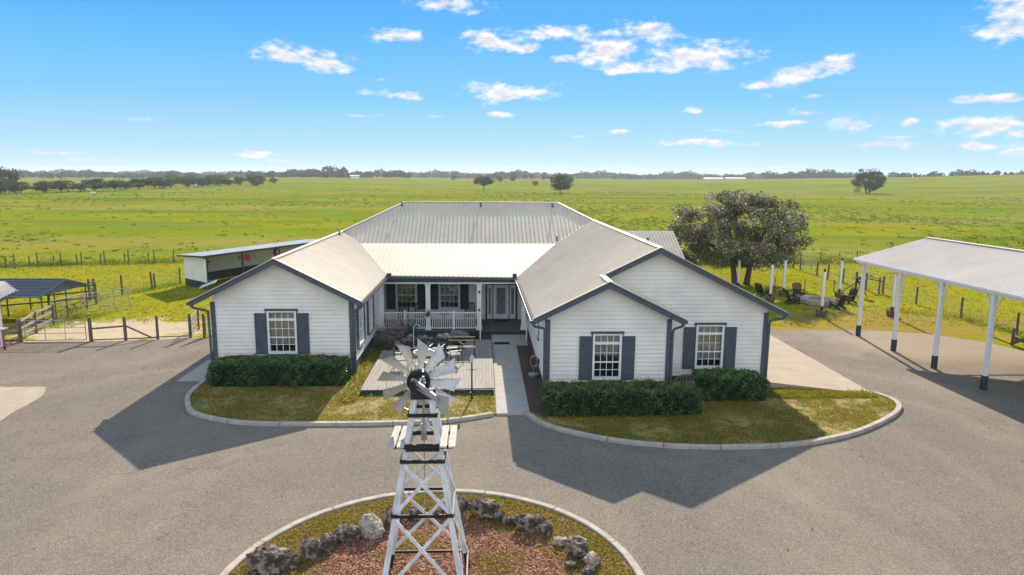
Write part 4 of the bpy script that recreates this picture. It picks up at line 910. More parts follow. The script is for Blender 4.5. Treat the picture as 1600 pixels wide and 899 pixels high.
# weedy growth along the fences
def bushrow(name, label, pts, n, hh, wid, mats=LM_weed, size=.16, seed=3, w=(.3, .35, .25, .1)):
    rg = np.random.default_rng(seed); P = []; pts = [Vector(p) for p in pts]
    for i in range(n):
        k_ = rg.integers(0, len(pts) - 1); c = pts[k_].lerp(pts[k_ + 1], rg.uniform()); h_ = hh * (.45 + .55 * abs(math.sin(c.x * .31 + seed) * math.cos(c.x * .83 + c.y * .2))) * rg.uniform(.5, 1.1)
        m_ = 60; g = rg.normal(0, 1, (m_, 3)) * np.array([.5, .4, .35]) ; g[:, 2] = np.abs(g[:, 2]); P.append(np.array([c.x, c.y + rg.normal() * wid, 0]) + g * np.array([1, 1, h_ * 1.6]))
    P = np.concatenate(P); V, F_ = leaf_quads(P, size, .45, .5); o = stuff_mesh(name, V, F_, mats, w); tag(o, label, 'weeds')
bushrow('fence_weeds', 'green weeds growing along the rear fence on the left', [(-48, 67.8), (-40, 70.3), (-31, 72.2), (-14, 73.0)], 130, .8, .5, seed=3)
bushrow('fence_weeds', 'tall pale weeds along the rear fence behind the big oak', [(13, 72.5), (26, 73.2), (31, 72.6)], 320, 3.4, 1.0, seed=5, w=(.3, .3, .25, .15))
bushrow('fence_weeds', 'pale weeds beyond the right paddock gate', [(31, 73.0), (46, 74)], 110, 1.2, 1.0, seed=6, w=(.2, .3, .3, .2))
bushrow('fence_weeds', 'sparse weeds under the diagonal paddock fence', [(-28.6, 50.3), (-25.3, 57.8)], 22, .5, .2, seed=7, size=.1)
bushrow('fence_weeds', 'weeds under the wire fence on the right', [(29, 46), (32.2, 43), (32.3, 38), (31.0, 35)], 60, .35, .4, seed=8, size=.1, w=(.2, .3, .3, .2))
bushrow('fence_weeds', 'green weeds beneath the small grey animal shelter', [(-26.5, 43.6), (-25.2, 43.9)], 10, .6, .3, seed=9, size=.1)

for i, (x, y, r_, h_, lab) in enumerate(((17.5, 70.5, 2.2, 1.9, 'wide green bush left of the oak trunks against the rear fence'), (21.2, 71.2, 2.0, 2.0, 'dark bush seen between the two oak trunks'), (25.3, 70.8, 2.3, 1.9, 'grey green bush just right of the oak trunks'), (28.6, 71.4, 1.8, 1.6, 'rounded bush beside the corner of the rear fence'), (13.8, 66.5, 1.9, 2.3, 'tall yellow green bush beside the rear wing roof'))):
    blob_shrub('fence_bush', lab, 'bush', (x, y), (r_, 1.4, h_), 2600, LM_weed if i in (0, 4) else LM_hedge, .2, 40 + i, (.25, .35, .25, .15), 'bushes along the rear fence by the oak')
# ------------------------------------------------------------------ deck, pond, walkway side
deck = thing('wooden_deck', 'low weathered grey wooden deck between the house wings', 'deck', (-2.3, 31, 0))
b = MB(); x = -5.1
while x < .5:
    x1 = min(x + .138, .52); y1 = 34.35 if x < -1.0 else 36.6; x0l = x
    y0 = 27.8 + .03 * (x + 5); b.box(x, x1, y0, y1, .22, .25); x += .146
b.build('floor_boards', M_deck, deck)
b = MB(); b.box(-5.08, .5, 27.83, 27.87, .02, .22); b.box(-5.08, -5.04, 27.87, 34.3, .02, .22); b.box(.46, .50, 27.87, 36.5, .02, .22); b.box(-5.0, .4, 28.2, 34.0, .05, .20); b.build('skirt', M_darker, deck)

pond = thing('garden_pond', 'dark garden pond bordered by pale stones below the porch railing', 'pond', (-3.0, 36.2, 0))
def ell(cx, cy, rx, ry, n=28, j=.08): return [(cx + rx * math.cos(a) * (1 + R.uniform(-j, j)), cy + ry * math.sin(a) * (1 + R.uniform(-j, j))) for a in np.linspace(0, 2 * math.pi, n, endpoint=False)]
b = MB(); b.prism(ell(-2.6, 36.1, 1.9, 1.15), .05, .10); b.build('water', mat('dark_water', (.008, .012, .012), .08, spec=.8), pond)
b = MB(); b.prism([(-5.85, 34.45), (-1.0, 34.65), (-.9, 36.7), (.5, 36.7), (.5, 38.4), (-5.85, 38.4)], .02, .085); b.build('soil_bed', M_earth, pond)

def rock_mesh(name, loc, r, seed, m, parent=None, sub=3, rough_=.28):
    rg = np.random.default_rng(seed); bm_v = []; 
    import bmesh
    bm = bmesh.new(); bmesh.ops.create_icosphere(bm, subdivisions=sub, radius=1)
    dirs = rg.normal(size=(14, 3)); dirs /= np.linalg.norm(dirs, axis=1, keepdims=True); cut = rg.uniform(.62, .98, 14); ph = rg.uniform(0, 6, 9)
    for v in bm.verts:
        d = np.array(v.co); s = 1.
        for dd_, c in zip(dirs, cut):
            t_ = d @ dd_
            if t_ > 1e-3: s = min(s, c / t_)
        s *= 1 + rough_ * .45 * (math.sin(d[0] * 7 + ph[0]) * math.sin(d[1] * 8 + ph[1]) * math.sin(d[2] * 7 + ph[2])) + rough_ * .22 * math.sin(d[0] * 17 + ph[3]) * math.sin(d[1] * 19 + ph[4]) * math.cos(d[2] * 18 + ph[5]) + rough_ * .12 * rg.normal()
        v.co = Vector((d[0] * s * r[0], d[1] * s * r[1], d[2] * s * r[2]))
    me = bpy.data.meshes.new(name); bm.to_mesh(me); bm.free(); me.materials.append(m); o = bpy.data.objects.new(name, me); COL.objects.link(o); o.location = loc; o.rotation_euler = (0, 0, rg.uniform(0, 6))
    if parent is not None: o.location = Vector(loc) - wloc(parent); o.parent = parent
    return o
M_rock = mat('limestone_boulder', (.34, .28, .215), .95, (.07, .058, .046), 5.5, bump=1.0, bscale=14, detail=9, lo=.36, hi=.54)
M_rockl = mat('pale_limestone', (.46, .40, .32), .95, (.12, .11, .095), 7, bump=.8, bscale=16, detail=8, lo=.45, hi=.68)
M_rockd = mat('pond_stone', (.32, .29, .26), .9, (.10, .095, .09), 4, bump=.6, bscale=12)
i_ = 0
for a in np.linspace(0, 2 * math.pi, 22, endpoint=False):
    cx, cy = -2.6 + 2.05 * math.cos(a), 36.1 + 1.3 * math.sin(a); s = R.uniform(.12, .26)
    rock_mesh('border_stone', (cx, cy, .1 + s * .3), (s * 1.3, s, s * .75), 200 + i_, M_rockd, pond, 2); i_ += 1
for x, y, s in ((-2.0, 37.7, .3), (-1.7, 37.85, .24), (-2.4, 37.8, .2), (-4.0, 37.4, .25), (-3.2, 37.6, .18), (-4.2, 38.0, .3)): rock_mesh('border_stone', (x, y, .15), (s * 1.3, s, s), 300 + i_, M_rockl, pond, 2); i_ += 1
o = rock_mesh('waterfall_slab', (-1.25, 37.45, .36), (1.05, .5, .17), 77, M_rockd, None); tag(o, 'flat grey blue rock slab over the pond beside the step', 'rock')
blob_shrub('flowering_shrub', 'greyish pink flowering shrub in the corner by the left porch column', 'shrub', (-5.0, 36.6), (1.0, .8, 1.35), 3600, LM_pink, .08, 5, (.2, .35, .3, .15))
blob_shrub('juniper_shrub', 'blue green shrub growing against the left end of the porch', 'shrub', (-4.2, 37.5), (1.15, .6, 1.15), 3600, LM_blue, .07, 6)
blob_shrub('leafy_shrub', 'dark leafy shrub beside the inner wall of the left wing', 'shrub', (-5.1, 35.2), (.8, .7, .7), 2400, LM_hedge, .07, 7)
blob_shrub('grass_clump', 'green spiky clump between the pond and the deck', 'plant', (-1.75, 35.1), (.4, .35, .5), 900, LM_weed, .09, 8)
blob_shrub('leafy_shrub', 'low dark shrub beside the right newel of the step', 'shrub', (-.45, 37.7), (.4, .35, .55), 1000, LM_hedge, .07, 12)
q = np.c_[RN.uniform(-5.8, -5.15, 900), RN.uniform(28.0, 35.5, 900)]; V, Fq = leaf_quads(np.c_[q, .08 + np.abs(RN.normal(0, .12, 900))], .12, .5, .5)
q = np.c_[RN.uniform(-5.85, -5.12, 2600), RN.uniform(26.6, 35, 2600)]; V, Fq = leaf_quads(np.c_[q, .07 + np.abs(RN.normal(0, .09, 2600))], .09, .5, .5)
o = stuff_mesh('border_plants', V, Fq, LM_grass, (.25, .2, .25, .3)); tag(o, 'low yellow green border plants between the left wing and the deck', 'plants')
q = np.c_[RN.uniform(-5.1, .5, 1800), RN.uniform(27.45, 27.78, 1800)]; V, Fq = leaf_quads(np.c_[q, .07 + np.abs(RN.normal(0, .05, 1800))], .08, .5, .5)
o = stuff_mesh('border_plants', V, Fq, LM_hedge, (.4, .4, .15, .05)); tag(o, 'dark green plants along the front edge of the deck', 'plants')
# shepherd hook
hk = thing('shepherd_hook', 'white curved shepherd hook standing beside the pond', 'hook', (-3.55, 34.75, .05)); b = MB()
pts = [(-3.55, 34.75, .05), (-3.55, 34.75, 1.35)] + [(-3.55 + .17 - .17 * math.cos(a), 34.75, 1.35 + .17 * math.sin(a)) for a in np.linspace(.3, 3.6, 8)]; b.path(pts, .016); b.build('hook_rod', M_trimw, hk)
# patio set on the deck
pt_ = thing('patio_table', 'round patio table with white rim on the deck behind the windmill', 'table', (-2.55, 31.3, .25))
b = MB(); b.lathe((0, 0, .68), [(.02, .0), (.62, 0), (.62, .035), (.02, .036)], 28); b.build('table_top', mat('glass_grey_top', (.12, .13, .14), .25), pt_, world=False)
b = MB(); pts = [(.65 * math.cos(a), .65 * math.sin(a), .71) for a in np.linspace(0, 2 * math.pi, 25)]; b.path(pts, .022); b.build('rim', M_trimw, pt_, world=False)
for a in (45, 135, 225, 315): b = MB(); c_, s_ = math.cos(math.radians(a)), math.sin(math.radians(a)); b.tube((.3 * c_, .3 * s_, .68), (.48 * c_, .48 * s_, 0), .02); b.build('leg', M_black, pt_, world=False)
def patio_chair(label, loc, rz):
    t_ = thing('patio_chair', label, 'chair', loc, 'patio chairs on the deck', rz)
    b = MB(); b.box(-.27, .27, -.27, .27, .42, .50); b.build('cushion', mat('pale_cushion', (.42, .40, .37), .9), t_, world=False)
    b = MB(); b.path([(-.3, .28, .40), (-.3, .36, .95), (.3, .36, .95), (.3, .28, .40)], .02); 
    for i in range(5): x = -.22 + .11 * i; b.tube((x, .29, .45), (x, .36, .94), .01, n=5)
    b.build('backrest', M_black, t_, world=False)
    for s in (-1, 1):
        b = MB(); b.path([(s * .3, .30, .66), (s * .3, -.26, .66), (s * .3, -.30, 0)], .018); b.tube((s * .3, .28, .42), (s * .3, .36, 0), .018); b.build('leg', M_black, t_, world=False)
        b = MB(); b.bar((s * .3, .30, .675), (s * .3, -.28, .675), .06, .02); b.build('armrest', M_trimw, t_, world=False)
for i, (x, y, a, lab) in enumerate(((-3.75, 31.0, 1.7, 'patio chair on the left side of the deck table'), (-1.35, 31.9, -1.2, 'patio chair on the right side of the deck table'), (-2.2, 32.7, -.2, 'patio chair on the far side of the deck table nearest the pond'), (-2.9, 30.0, 3.3, 'patio chair on the near side of the deck table behind the windmill wheel'))): patio_chair(lab, (x, y, .25), a)
bench = thing('garden_bench', 'black slatted bench on the far right part of the deck', 'bench', (-1.0, 33.2, .25)); b = MB()
for i in range(4): b.box(-1.75, -.35, 33.05 + i * .11, 33.13 + i * .11, .68, .71)
b.build('seat', M_board, bench)
b = MB(); b.bar((-1.75, 33.5, .95), (-.35, 33.5, .95), .04, .06); b.bar((-1.75, 33.5, 1.12), (-.35, 33.5, 1.12), .04, .06); b.build('backrest', M_black, bench)
for x in (-1.72, -.38): b = MB(); b.bar((x, 33.08, .25), (x, 33.08, .68), .05, .05); b.bar((x, 33.48, .25), (x, 33.52, 1.16), .05, .05); b.build('leg', M_black, bench)
# bench behind the hedge
rb = thing('garden_chair', 'dark round backed slatted bench behind the right hedges', 'bench', (8.5, 27.0, .07)); b = MB()
arc = [(7.98 + .55 - .55 * math.cos(a), 27.15, .62 + .42 * math.sin(a)) for a in np.linspace(0, math.pi, 13)]
for p, q_ in zip(arc, arc[1:]): b.bar(p, q_, .05, .05, (0, 1, 0))
for i in range(7): x = 8.13 + i * .133; zt = .62 + .42 * math.sin(math.acos(max(-1, min(1, (8.53 - x) / .55)))); b.box(x - .02, x + .02, 27.13, 27.16, .5, zt)
b.build('backrest', M_postw, rb); b = MB(); b.box(7.98, 9.08, 26.65, 27.12, .46, .50); b.build('seat', M_postw, rb)
for x in (8.02, 9.02):
    for y in (26.7, 27.14): b = MB(); b.box(x - .03, x + .03, y - .03, y + .03, .07, .5); b.build('leg', M_postw, rb)
# hose reel on mulch by the right wing
hr = thing('hose_reel', 'garden hose coiled in a pot beside the right wing wall', 'hose', (2.35, 30.1, .08)); b = MB(); b.lathe((2.35, 30.1, .08), [(.2, 0), (.26, .14), (.24, .16)], 16); b.build('pot', M_galv, hr)
b = MB()
for k_ in range(3): b.path([(2.38 + .17 * math.cos(a), 30.25 + k_ * .05, .75 + .26 * math.sin(a) + k_ * .02) for a in np.linspace(0, 2 * math.pi, 17)], .014, 5)
b.path([(2.4, 30.3, .5), (2.35, 30.3, .25), (2.3, 30.1, .2)], .014, 5); b.build('hose', mat('tan_hose', (.30, .25, .19), .6), hr); b = MB(); b.box(2.56, 2.62, 30.2, 30.45, .66, .86); b.build('bracket', M_black, hr)
# lamp post
lp = thing('lamp_post', 'black garden lamp post with glass head on the lawn by the walkway', 'lamp post', (-.42, 27.15, .05)); x, y = -.42, 27.15
b = MB(); b.tube((x, y, .05), (x, y, 1.62), .038, .03, 10); b.lathe((x, y, .05), [(.08, 0), (.07, .06), (.04, .1)]); b.build('post', M_black, lp)
b = MB(); b.tube((x - .2, y, 1.30), (x + .2, y, 1.30), .012); b.build('cross_bar', M_black, lp)
b = MB(); b.lathe((x, y, 1.62), [(.04, 0), (.075, .03), (.10, .20), (.02, .20)], 6); b.build('lantern_glass', mat('frosted_glass', (.62, .60, .55), .2), lp)
b = MB(); b.lathe((x, y, 1.82), [(.125, 0), (.12, .02), (.03, .10), (.012, .14)], 6); b.build('lantern_cap', M_galv, lp)
# hanging plant on the middle column
hp = blob_shrub('hanging_plant', 'small trailing plant hung on the middle porch column', 'plant', (-3.1, 38.5), (.22, .12, .34), 420, LM_hedge, .05, 19)
for c in [c for c in bpy.data.objects if c.parent == hp]: c.location.z += 0
hp.location.z = 1.15

# ------------------------------------------------------------------ windmill
wx, wy = -1.24, 13.95
wm = thing('windmill', 'white wooden farm windmill with black bands and steel fan in the round island', 'windmill', (wx, wy, .06))
hw = lambda z: (1.14 + (2.17 - z) * .327) / 2
def corner(i, z): s = ((-1, -1), (1, -1), (1, 1), (-1, 1))[i]; return Vector((wx + s[0] * hw(z), wy + s[1] * hw(z), z))
for i in range(4):
    b = MB(); b.bar(corner(i, .47), corner(i, 4.68), .11, .075, (0, 1, 0)); lg = b.build('leg', M_tower, wm)
    b = MB(); b.bar(corner(i, .03), corner(i, .47), .112, .08, (0, 1, 0)); b.build('leg_foot', M_black, lg)
LV = [.47, 2.17, 3.29, 4.24]
for z, hh_ in ((.47, .06), (2.17, .07), (3.29, .075), (4.24, .075), (4.63, .12)):
    b = MB()
    for i in range(4):
        p, q_ = corner(i, z), corner((i + 1) % 4, z); n_ = (p + q_) / 2 - Vector((wx, wy, z)); n_ = n_.normalized() * .062; e = (q_ - p).normalized() * .075
        b.bar(p + n_ - e, q_ + n_ + e, .035, hh_)
    b.build('cross_band', M_black, wm)
for z0, z1 in ((.47, 2.17), (2.17, 3.29), (3.29, 4.24)):
    for i in range(4):
        if z0 == 3.29 and i != 2: continue
        for k_, (a_, c_) in enumerate(((i, (i + 1) % 4), ((i + 1) % 4, i))):
            p, q_ = corner(a_, z0 + .06), corner(c_, z1 - .06); m_ = (corner(i, 1) + corner((i + 1) % 4, 1)) / 2 - Vector((wx, wy, 1)); m_ = m_.normalized() * (.045 + .022 * k_)
            b = MB(); b.bar(p + m_, q_ + m_, .02 if False else .075, .02, m_); b.build('cross_brace', M_tower, wm)
# service platform
b = MB(); zp = 3.66; h_ = hw(zp)
for s in (-1, 1): b2 = MB(); b2.bar((wx - .62, wy + s * (h_ + .06), zp - .06), (wx + .62, wy + s * (h_ + .06), zp - .06), .05, .09); b2.build('platform_beam', M_black, wm)
b.box(wx - h_ - .02, wx + h_ + .02, wy - h_ - .1, wy - h_ - .07, zp - .16, zp - .11)
b.build('cross_band', M_black, wm)
M_plank = mat('platform_plank', (.56, .53, .48), .85, (.40, .38, .35), 6, stretch=(3, 1, 1))
for x in (-.62, -.44, .44, .62): b = MB(); b.box(wx + x - .07, wx + x + .07, wy - .60, wy + .60, zp - .012, zp + .025); b.build('platform_plank', M_plank, wm)
# pump rod
b = MB(); b.tube((wx, wy, 3.7), (wx, wy, 5.0), .028); b.tube((wx, wy, 3.6), (wx, wy, 3.95), .06); b.tube((wx, wy, .1), (wx, wy, 3.7), .012); b.build('pump_rod', M_galv, wm)
# head, hub, wheel on the far side
hz, hy = 4.78, wy + .42; hx = wx - .13
b = MB(); b.box(hx - .12, hx + .12, wy - .18, hy - .05, hz - .12, hz + .14); b.tube((hx, wy - .05, hz), (hx, hy + .1, hz), .05); b.tube((wx, wy, 4.63), (wx, wy, hz - .1), .09); b.build('gearbox', M_black, wm)
b = MB(); nn = 28
for r1, r2, y0, y1 in ((.25, .165, hy - .13, hy + .10),):
    k_ = len(b.v)
    for i in range(nn):
        a = 2 * math.pi * i / nn
        for r_, y_ in ((r1, y0), (r1, y1), (r2, y1), (r2, y0)): b.v.append((hx + r_ * math.cos(a), y_, hz + r_ * math.sin(a)))
    for i in range(nn):
        for j in range(4): b.f.append((k_ + 4 * i + j, k_ + 4 * i + (j + 1) % 4, k_ + 4 * ((i + 1) % nn) + (j + 1) % 4, k_ + 4 * ((i + 1) % nn) + j)); b.mi.append(0)
for a in (0, 60, 120): c_, s_ = math.cos(math.radians(a)), math.sin(math.radians(a)); b.bar((hx - .2 * c_, hy, hz - .2 * s_), (hx + .2 * c_, hy, hz + .2 * s_), .03, .03, (0, 1, 0))
wheel = b.build('wheel_hub', M_black, wm)
for i in range(12):
    a = math.radians(90 - (7 + 30 * i)); ca, sa = math.cos(a), math.sin(a); rd = Vector((ca, 0, sa)); tg = Vector((-sa, 0, ca)); tw = math.radians(28)
    b = MB(); nr = 6; nc = 4; k_ = 0
    for ir in range(nr + 1):
        f_ = ir / nr; rr_ = .21 + .70 * f_; wd = .058 + .098 * f_
        for ic in range(nc + 1):
            g_ = ic / nc * 2 - 1; cut = .13 * (1 - g_) * .5 * (f_ ** 3); t3 = tg * (g_ * wd * math.cos(tw)) + Vector((0, 1, 0)) * (g_ * wd * math.sin(tw) + .02 * (1 - g_ * g_)); b.v.append(tuple(Vector((hx, hy, hz)) + rd * (rr_ - cut) + t3))
    for ir in range(nr):
        for ic in range(nc): q0 = ir * (nc + 1) + ic; b.f.append((q0, q0 + 1, q0 + nc + 2, q0 + nc + 1)); b.mi.append(0)
    V0 = list(b.v); n0 = len(V0); yo = .006; b.v += [(x, y + yo, z) for x, y, z in V0]; b.f += [tuple(n0 + j for j in reversed(f)) for f in list(b.f)]; b.mi += [0] * (nr * nc)
    b.build('fan_blade', M_blade, wm)
b = MB()
for rr_ in (.42, .72):
    b = MB(); pts = [(hx + rr_ * math.cos(a), hy + .05, hz + rr_ * math.sin(a)) for a in np.linspace(0, 2 * math.pi, 37)]; b.path(pts, .008, 4); b.build('wheel_rim', M_galv, wheel)
# tail boom and vane towards the viewer's right
tb0 = Vector((hx + .0, wy - .15, hz + .10)); tb1 = Vector((hx + .52, wy - .86, hz - .02))
b = MB(); b.bar(tb0 + Vector((-.05, .05, .05)), tb1, .03, .10); b.bar(tb0 + Vector((0, 0, -.1)), tb1 + Vector((0, 0, -.05)), .02, .03); b.build('tail_boom', M_galv, wm)
b = MB(); dv = (tb1 - tb0).normalized(); n0 = len(b.v)
pts = [tb1 - dv * .12 + Vector((0, 0, .10)), tb1 + dv * .34 + Vector((0, 0, .22)), tb1 + dv * .34 + Vector((0, 0, -.26)), tb1 - dv * .12 + Vector((0, 0, -.14))]
off = dv.cross(Vector((0, 0, 1))).normalized() * .004; b.poly([p + off for p in pts]); b.poly([p - off for p in reversed(pts)]); 
for i in range(4): b.poly([pts[i] + off, pts[i] - off, pts[(i + 1) % 4] - off, pts[(i + 1) % 4] + off])
b.build('tail_vane', M_blade, wm)

# rocks on the island
rocks = [(-4.95, 14.95, .62, .45, .36, 'big grey boulder at the left front end of the island rock arc'), (-4.15, 15.45, .34, .28, .30, 'dark pitted rock second from the left in the island arc'), (-3.80, 15.75, .26, .22, .26, 'small dark rock third from the left in the island arc'), (-3.45, 16.20, .42, .30, .25, 'brown flat boulder between the small dark and pale round rocks'), (-2.85, 16.35, .42, .36, .38, 'pale round boulder left of the windmill'),
 (-2.35, 16.95, .30, .28, .36, 'dark boulder just left of the windmill legs'), (-1.75, 17.25, .34, .25, .25, 'low brown rock seen through the windmill braces'), (-1.1, 17.35, .30, .22, .22, 'flat dark rock behind the windmill tower'), (-.55, 17.4, .22, .24, .34, 'upright grey rock right behind the windmill tower'), (.02, 17.25, .50, .38, .38, 'largest pitted boulder right of the windmill'), (.46, 16.98, .17, .16, .22, 'small grey rock right of the largest boulder'), (.72, 16.85, .24, .18, .18, 'small dark rock between the two large right boulders'),
 (1.20, 16.55, .50, .34, .30, 'wide brown boulder in the right part of the island arc'), (1.60, 16.35, .24, .22, .22, 'rounded grey rock touching the wide brown boulder'), (1.98, 15.80, .24, .18, .15, 'small pale rock on the right curve of the arc'), (2.30, 15.35, .36, .40, .30, 'dark jagged boulder on the right curve of the arc'), (2.62, 14.88, .27, .22, .20, 'smooth yellowish rock near the right end of the arc'), (2.1, 14.75, .15, .14, .12, 'small dark rock below the jagged boulder'), (2.45, 14.45, .2, .18, .15, 'low grey rock at the right end of the arc')]
for i, (x, y, rx, ry, rz_, lab) in enumerate(rocks):
    pale = 'pale round boulder left' in lab or 'small pale' in lab or 'yellow' in lab; rx, ry, rz_ = rx * .9, ry * .92, rz_ * .92; o = rock_mesh('boulder', (x, y, .05 + rz_ * .62), (rx, ry, rz_), 500 + i, M_rockl if pale else M_rock, None, 4, .34); o.rotation_euler = (0, 0, 0); tag(o, lab, 'rock', 'boulders ringing the windmill island')

# ------------------------------------------------------------------ fences
def post_mesh(h, r, square=False):
    b = MB()
    if square: b.box(-r, r, -r, r, -.1, h)
    else: b.tube((0, 0, -.1), (0, 0, h - .02), r, r * .93, 9); b.tube((0, 0, h - .02), (0, 0, h), r * .93, r * .75, 9)
    return b
def fence(name, label, posts, wires=(.3, .6, .9, 1.15), mesh=True, h=1.33, r=.06, m=M_postw, wire_pts=None, mh=1.0):
    t_ = thing(name, label, 'fence', (*posts[0][:2], 0)); p0 = None
    for p in posts:
        hh_ = p[2] if len(p) > 2 else h
        if p0 is None: p0 = post_mesh(1., r).build('post', m, t_, world=False); o = p0
        else: o = p0.copy(); COL.objects.link(o)
        o.parent = t_; o.location = Vector((p[0], p[1], 0)) - wloc(t_); o.scale = (1, 1, hh_ * R.uniform(.97, 1.03)); o.rotation_euler = (R.uniform(-.02, .02), R.uniform(-.03, .03), R.uniform(0, 6))
    b = MB(); W_ = wire_pts or posts
    for p, q_ in zip(W_, W_[1:]):
        for z in wires: b.tube((p[0], p[1], z), (q_[0], q_[1], z), .006, n=4, caps=False)
        if mesh:
            L_ = math.hypot(q_[0] - p[0], q_[1] - p[1]); k_ = int(L_ / .3)
            for i in range(1, k_): f = i / k_; x, y = p[0] + (q_[0] - p[0]) * f, p[1] + (q_[1] - p[1]) * f; b.tube((x, y, .05), (x, y, mh), .003, n=3, caps=False)
            for z in (.15, .45, .75): b.tube((p[0], p[1], z), (q_[0], q_[1], z), .004, n=3, caps=False)
    b.build('wire', M_gate, t_); return t_
f1 = [(-56, 63.5), (-52.6, 64.8), (-49.3, 66, 1.3), (-46.0, 67.5, 1.1), (-44.8, 66.9, 1.35), (-44.4, 68.5, 1.), (-43.3, 68.0, 1.32), (-42.5, 69.2, .95), (-41.6, 68.9, 1.37), (-40.5, 69.6, 1.06), (-40.0, 69.5, 1.32), (-38.6, 70.4, 1.0), (-38.1, 70.2, 1.33), (-36.6, 71.1, 1.0), (-36.0, 70.7, 1.37), (-34.4, 71.5, 1.1), (-33.5, 70.9, 1.41), (-31.8, 71.4, 1.3), (-28.5, 72.0, 1.35), (-25, 72.3), (-21.5, 72.5), (-18, 72.6), (-14.5, 72.7), (-11, 72.8)]
fence('wire_fence', 'long rear wire fence with wood posts behind the left paddock', f1)
fence('wire_fence', 'wood post fence running from the corral to the white open shed', [(-28.6, 50.3, 1.28), (-28.45, 50.7, 1.47), (-27.4, 52.5, 1.48), (-26.4, 55.1, 1.4), (-26.25, 55.3, 1.19), (-25.3, 57.7, 1.33)], r=.075)
fence('wire_fence', 'wire fence with wood posts beyond the right carport', [(31.9, 58.4, 1.26), (31.9, 54.7, 1.45), (32.0, 53.0, 1.31), (32.2, 48.5, 1.28), (32.5, 46.0, 1.33), (32.0, 43.4, 1.39), (32.5, 41.2, 1.33), (32.1, 38.7, 1.33), (32.4, 35.6, 1.3), (32.6, 32, 1.3), (33.5, 28, 1.3)], r=.075)
fence('wire_fence', 'rear wire fence behind the big oak on the right', [(6, 72.8), (10, 72.8), (14, 72.8), (18, 72.9), (22, 72.9), (26, 72.9), (29.5, 72.9), (33.3, 72.8, 1.34), (35, 73.2, 1.21), (37.1, 72.9, 1.2), (39.2, 72.9, 1.2), (41.0, 72.6, 1.32), (44.5, 72.4), (48, 72.2), (52, 72), (56, 71.8), (60, 71.6)])
fence('wood_fence', 'wood fence posts joining the paddock gate on the right', [(31.9, 68.1, 1.3), (32.0, 66.8, 1.3)], r=.08, wires=(1.1,), mesh=False)
fence('wood_fence', 'wood posts between the white gate and the wire fence on the right', [(31.9, 63.1, 1.35), (31.7, 60.7, 1.3), (32.3, 59.7, 1.29)], r=.08, wires=(1.1, .6), mesh=False)
def gate(label, p, q_, h=1.15, z0=.12, m=M_gate, rails=(0, .35, .62, .82, 1.), name='paddock_gate', verts=(0, .33, .66, 1.)):
    t_ = thing(name, label, 'gate', (p[0], p[1], 0)); P_, Q_ = Vector((*p, 0)), Vector((*q_, 0)); b = MB()
    for f in (rails[0], rails[-1]): z = z0 + (h - z0) * f; b.tube(P_ + Vector((0, 0, z)), Q_ + Vector((0, 0, z)), .026)
    for f in (0, 1): x = P_.lerp(Q_, f); b.tube(x + Vector((0, 0, z0)), x + Vector((0, 0, h)), .026)
    b.build('gate_frame', m, t_); b = MB()
    for f in rails[1:-1]: z = z0 + (h - z0) * f; b.tube(P_ + Vector((0, 0, z)), Q_ + Vector((0, 0, z)), .018)
    for f in verts[1:-1]: x = P_.lerp(Q_, f); b.tube(x + Vector((0, 0, z0)), x + Vector((0, 0, h)), .02)
    k_ = int((Q_ - P_).length / .12)
    for i in range(1, k_): x = P_.lerp(Q_, i / k_); b.tube(x + Vector((0, 0, z0)), x + Vector((0, 0, h * .8)), .0035, n=3, caps=False)
    b.build('gate_mesh', m, t_); return t_
gate('white tube gate between wood posts in the right paddock', (31.95, 66.6), (31.95, 63.3), 1.25)
gate('long galvanised tube gate at the edge of the driveway on the left', (-24.75, 37.2), (-21.62, 37.35), 1.22)
gate('galvanised gate standing open beside the left wing', (-16.45, 38.5), (-16.88, 40.4), 1.15)
gate('metal panel between the last left post and the house', (-15.65, 38.5), (-14.9, 41.2), 1.15)
gate('tall galvanised corral panel beside the grey animal shelter', (-25.9, 44.9), (-24.2, 47.2), 1.35, rails=(0, .2, .4, .6, .8, 1.))
gate('galvanised corral panel running under the grey animal shelter', (-26.4, 42.2), (-26.0, 44.7), 1.35, rails=(0, .2, .4, .6, .8, 1.))
# front fence: gate posts with a rail and a diagonal brace
ff = thing('wood_fence', 'wood posts with a rail and a diagonal brace right of the long driveway gate', 'fence', (-21.4, 37.4, 0))
for x, y, h_, r_ in ((-21.4, 37.4, 1.35, .10), (-19.7, 37.7, 1.3, .085), (-18.1, 38.0, 1.3, .075), (-16.45, 38.32, 1.36, .075), (-16.9, 40.55, 1.22, .07), (-15.72, 38.42, 1.34, .07)):
    b = post_mesh(h_, r_); o = b.build('post', M_postw, ff, world=False); o.location = Vector((x, y, 0)) - wloc(ff)
b = MB(); b.tube((-21.4, 37.4, .72), (-19.7, 37.7, .80), .05); b.build('rail', M_postw, ff); b = MB(); b.tube((-19.7, 37.66, .86), (-18.35, 37.9, .08), .05); b.build('brace', M_postw, ff)
b = MB(); b.tube((-18.3, 37.98, .1), (-16.5, 38.3, .1), .03); b.tube((-21.4, 37.45, .08), (-18.1, 38.0, .08), .035); b.build('bottom_rail', M_postw, ff)
b = MB()
for z in (.5, .85, 1.1): b.tube((-18.1, 38, z), (-16.45, 38.3, z), .005, n=4); b.tube((-21.4, 37.4, z), (-18.1, 38, z), .005, n=4)
b.build('wire', M_galv, ff)
b = MB(); b.box(-24.8, -21.5, 37.12, 37.3, 0, .05); o = b.build('gate_sill', M_conc); o['kind'] = 'structure'
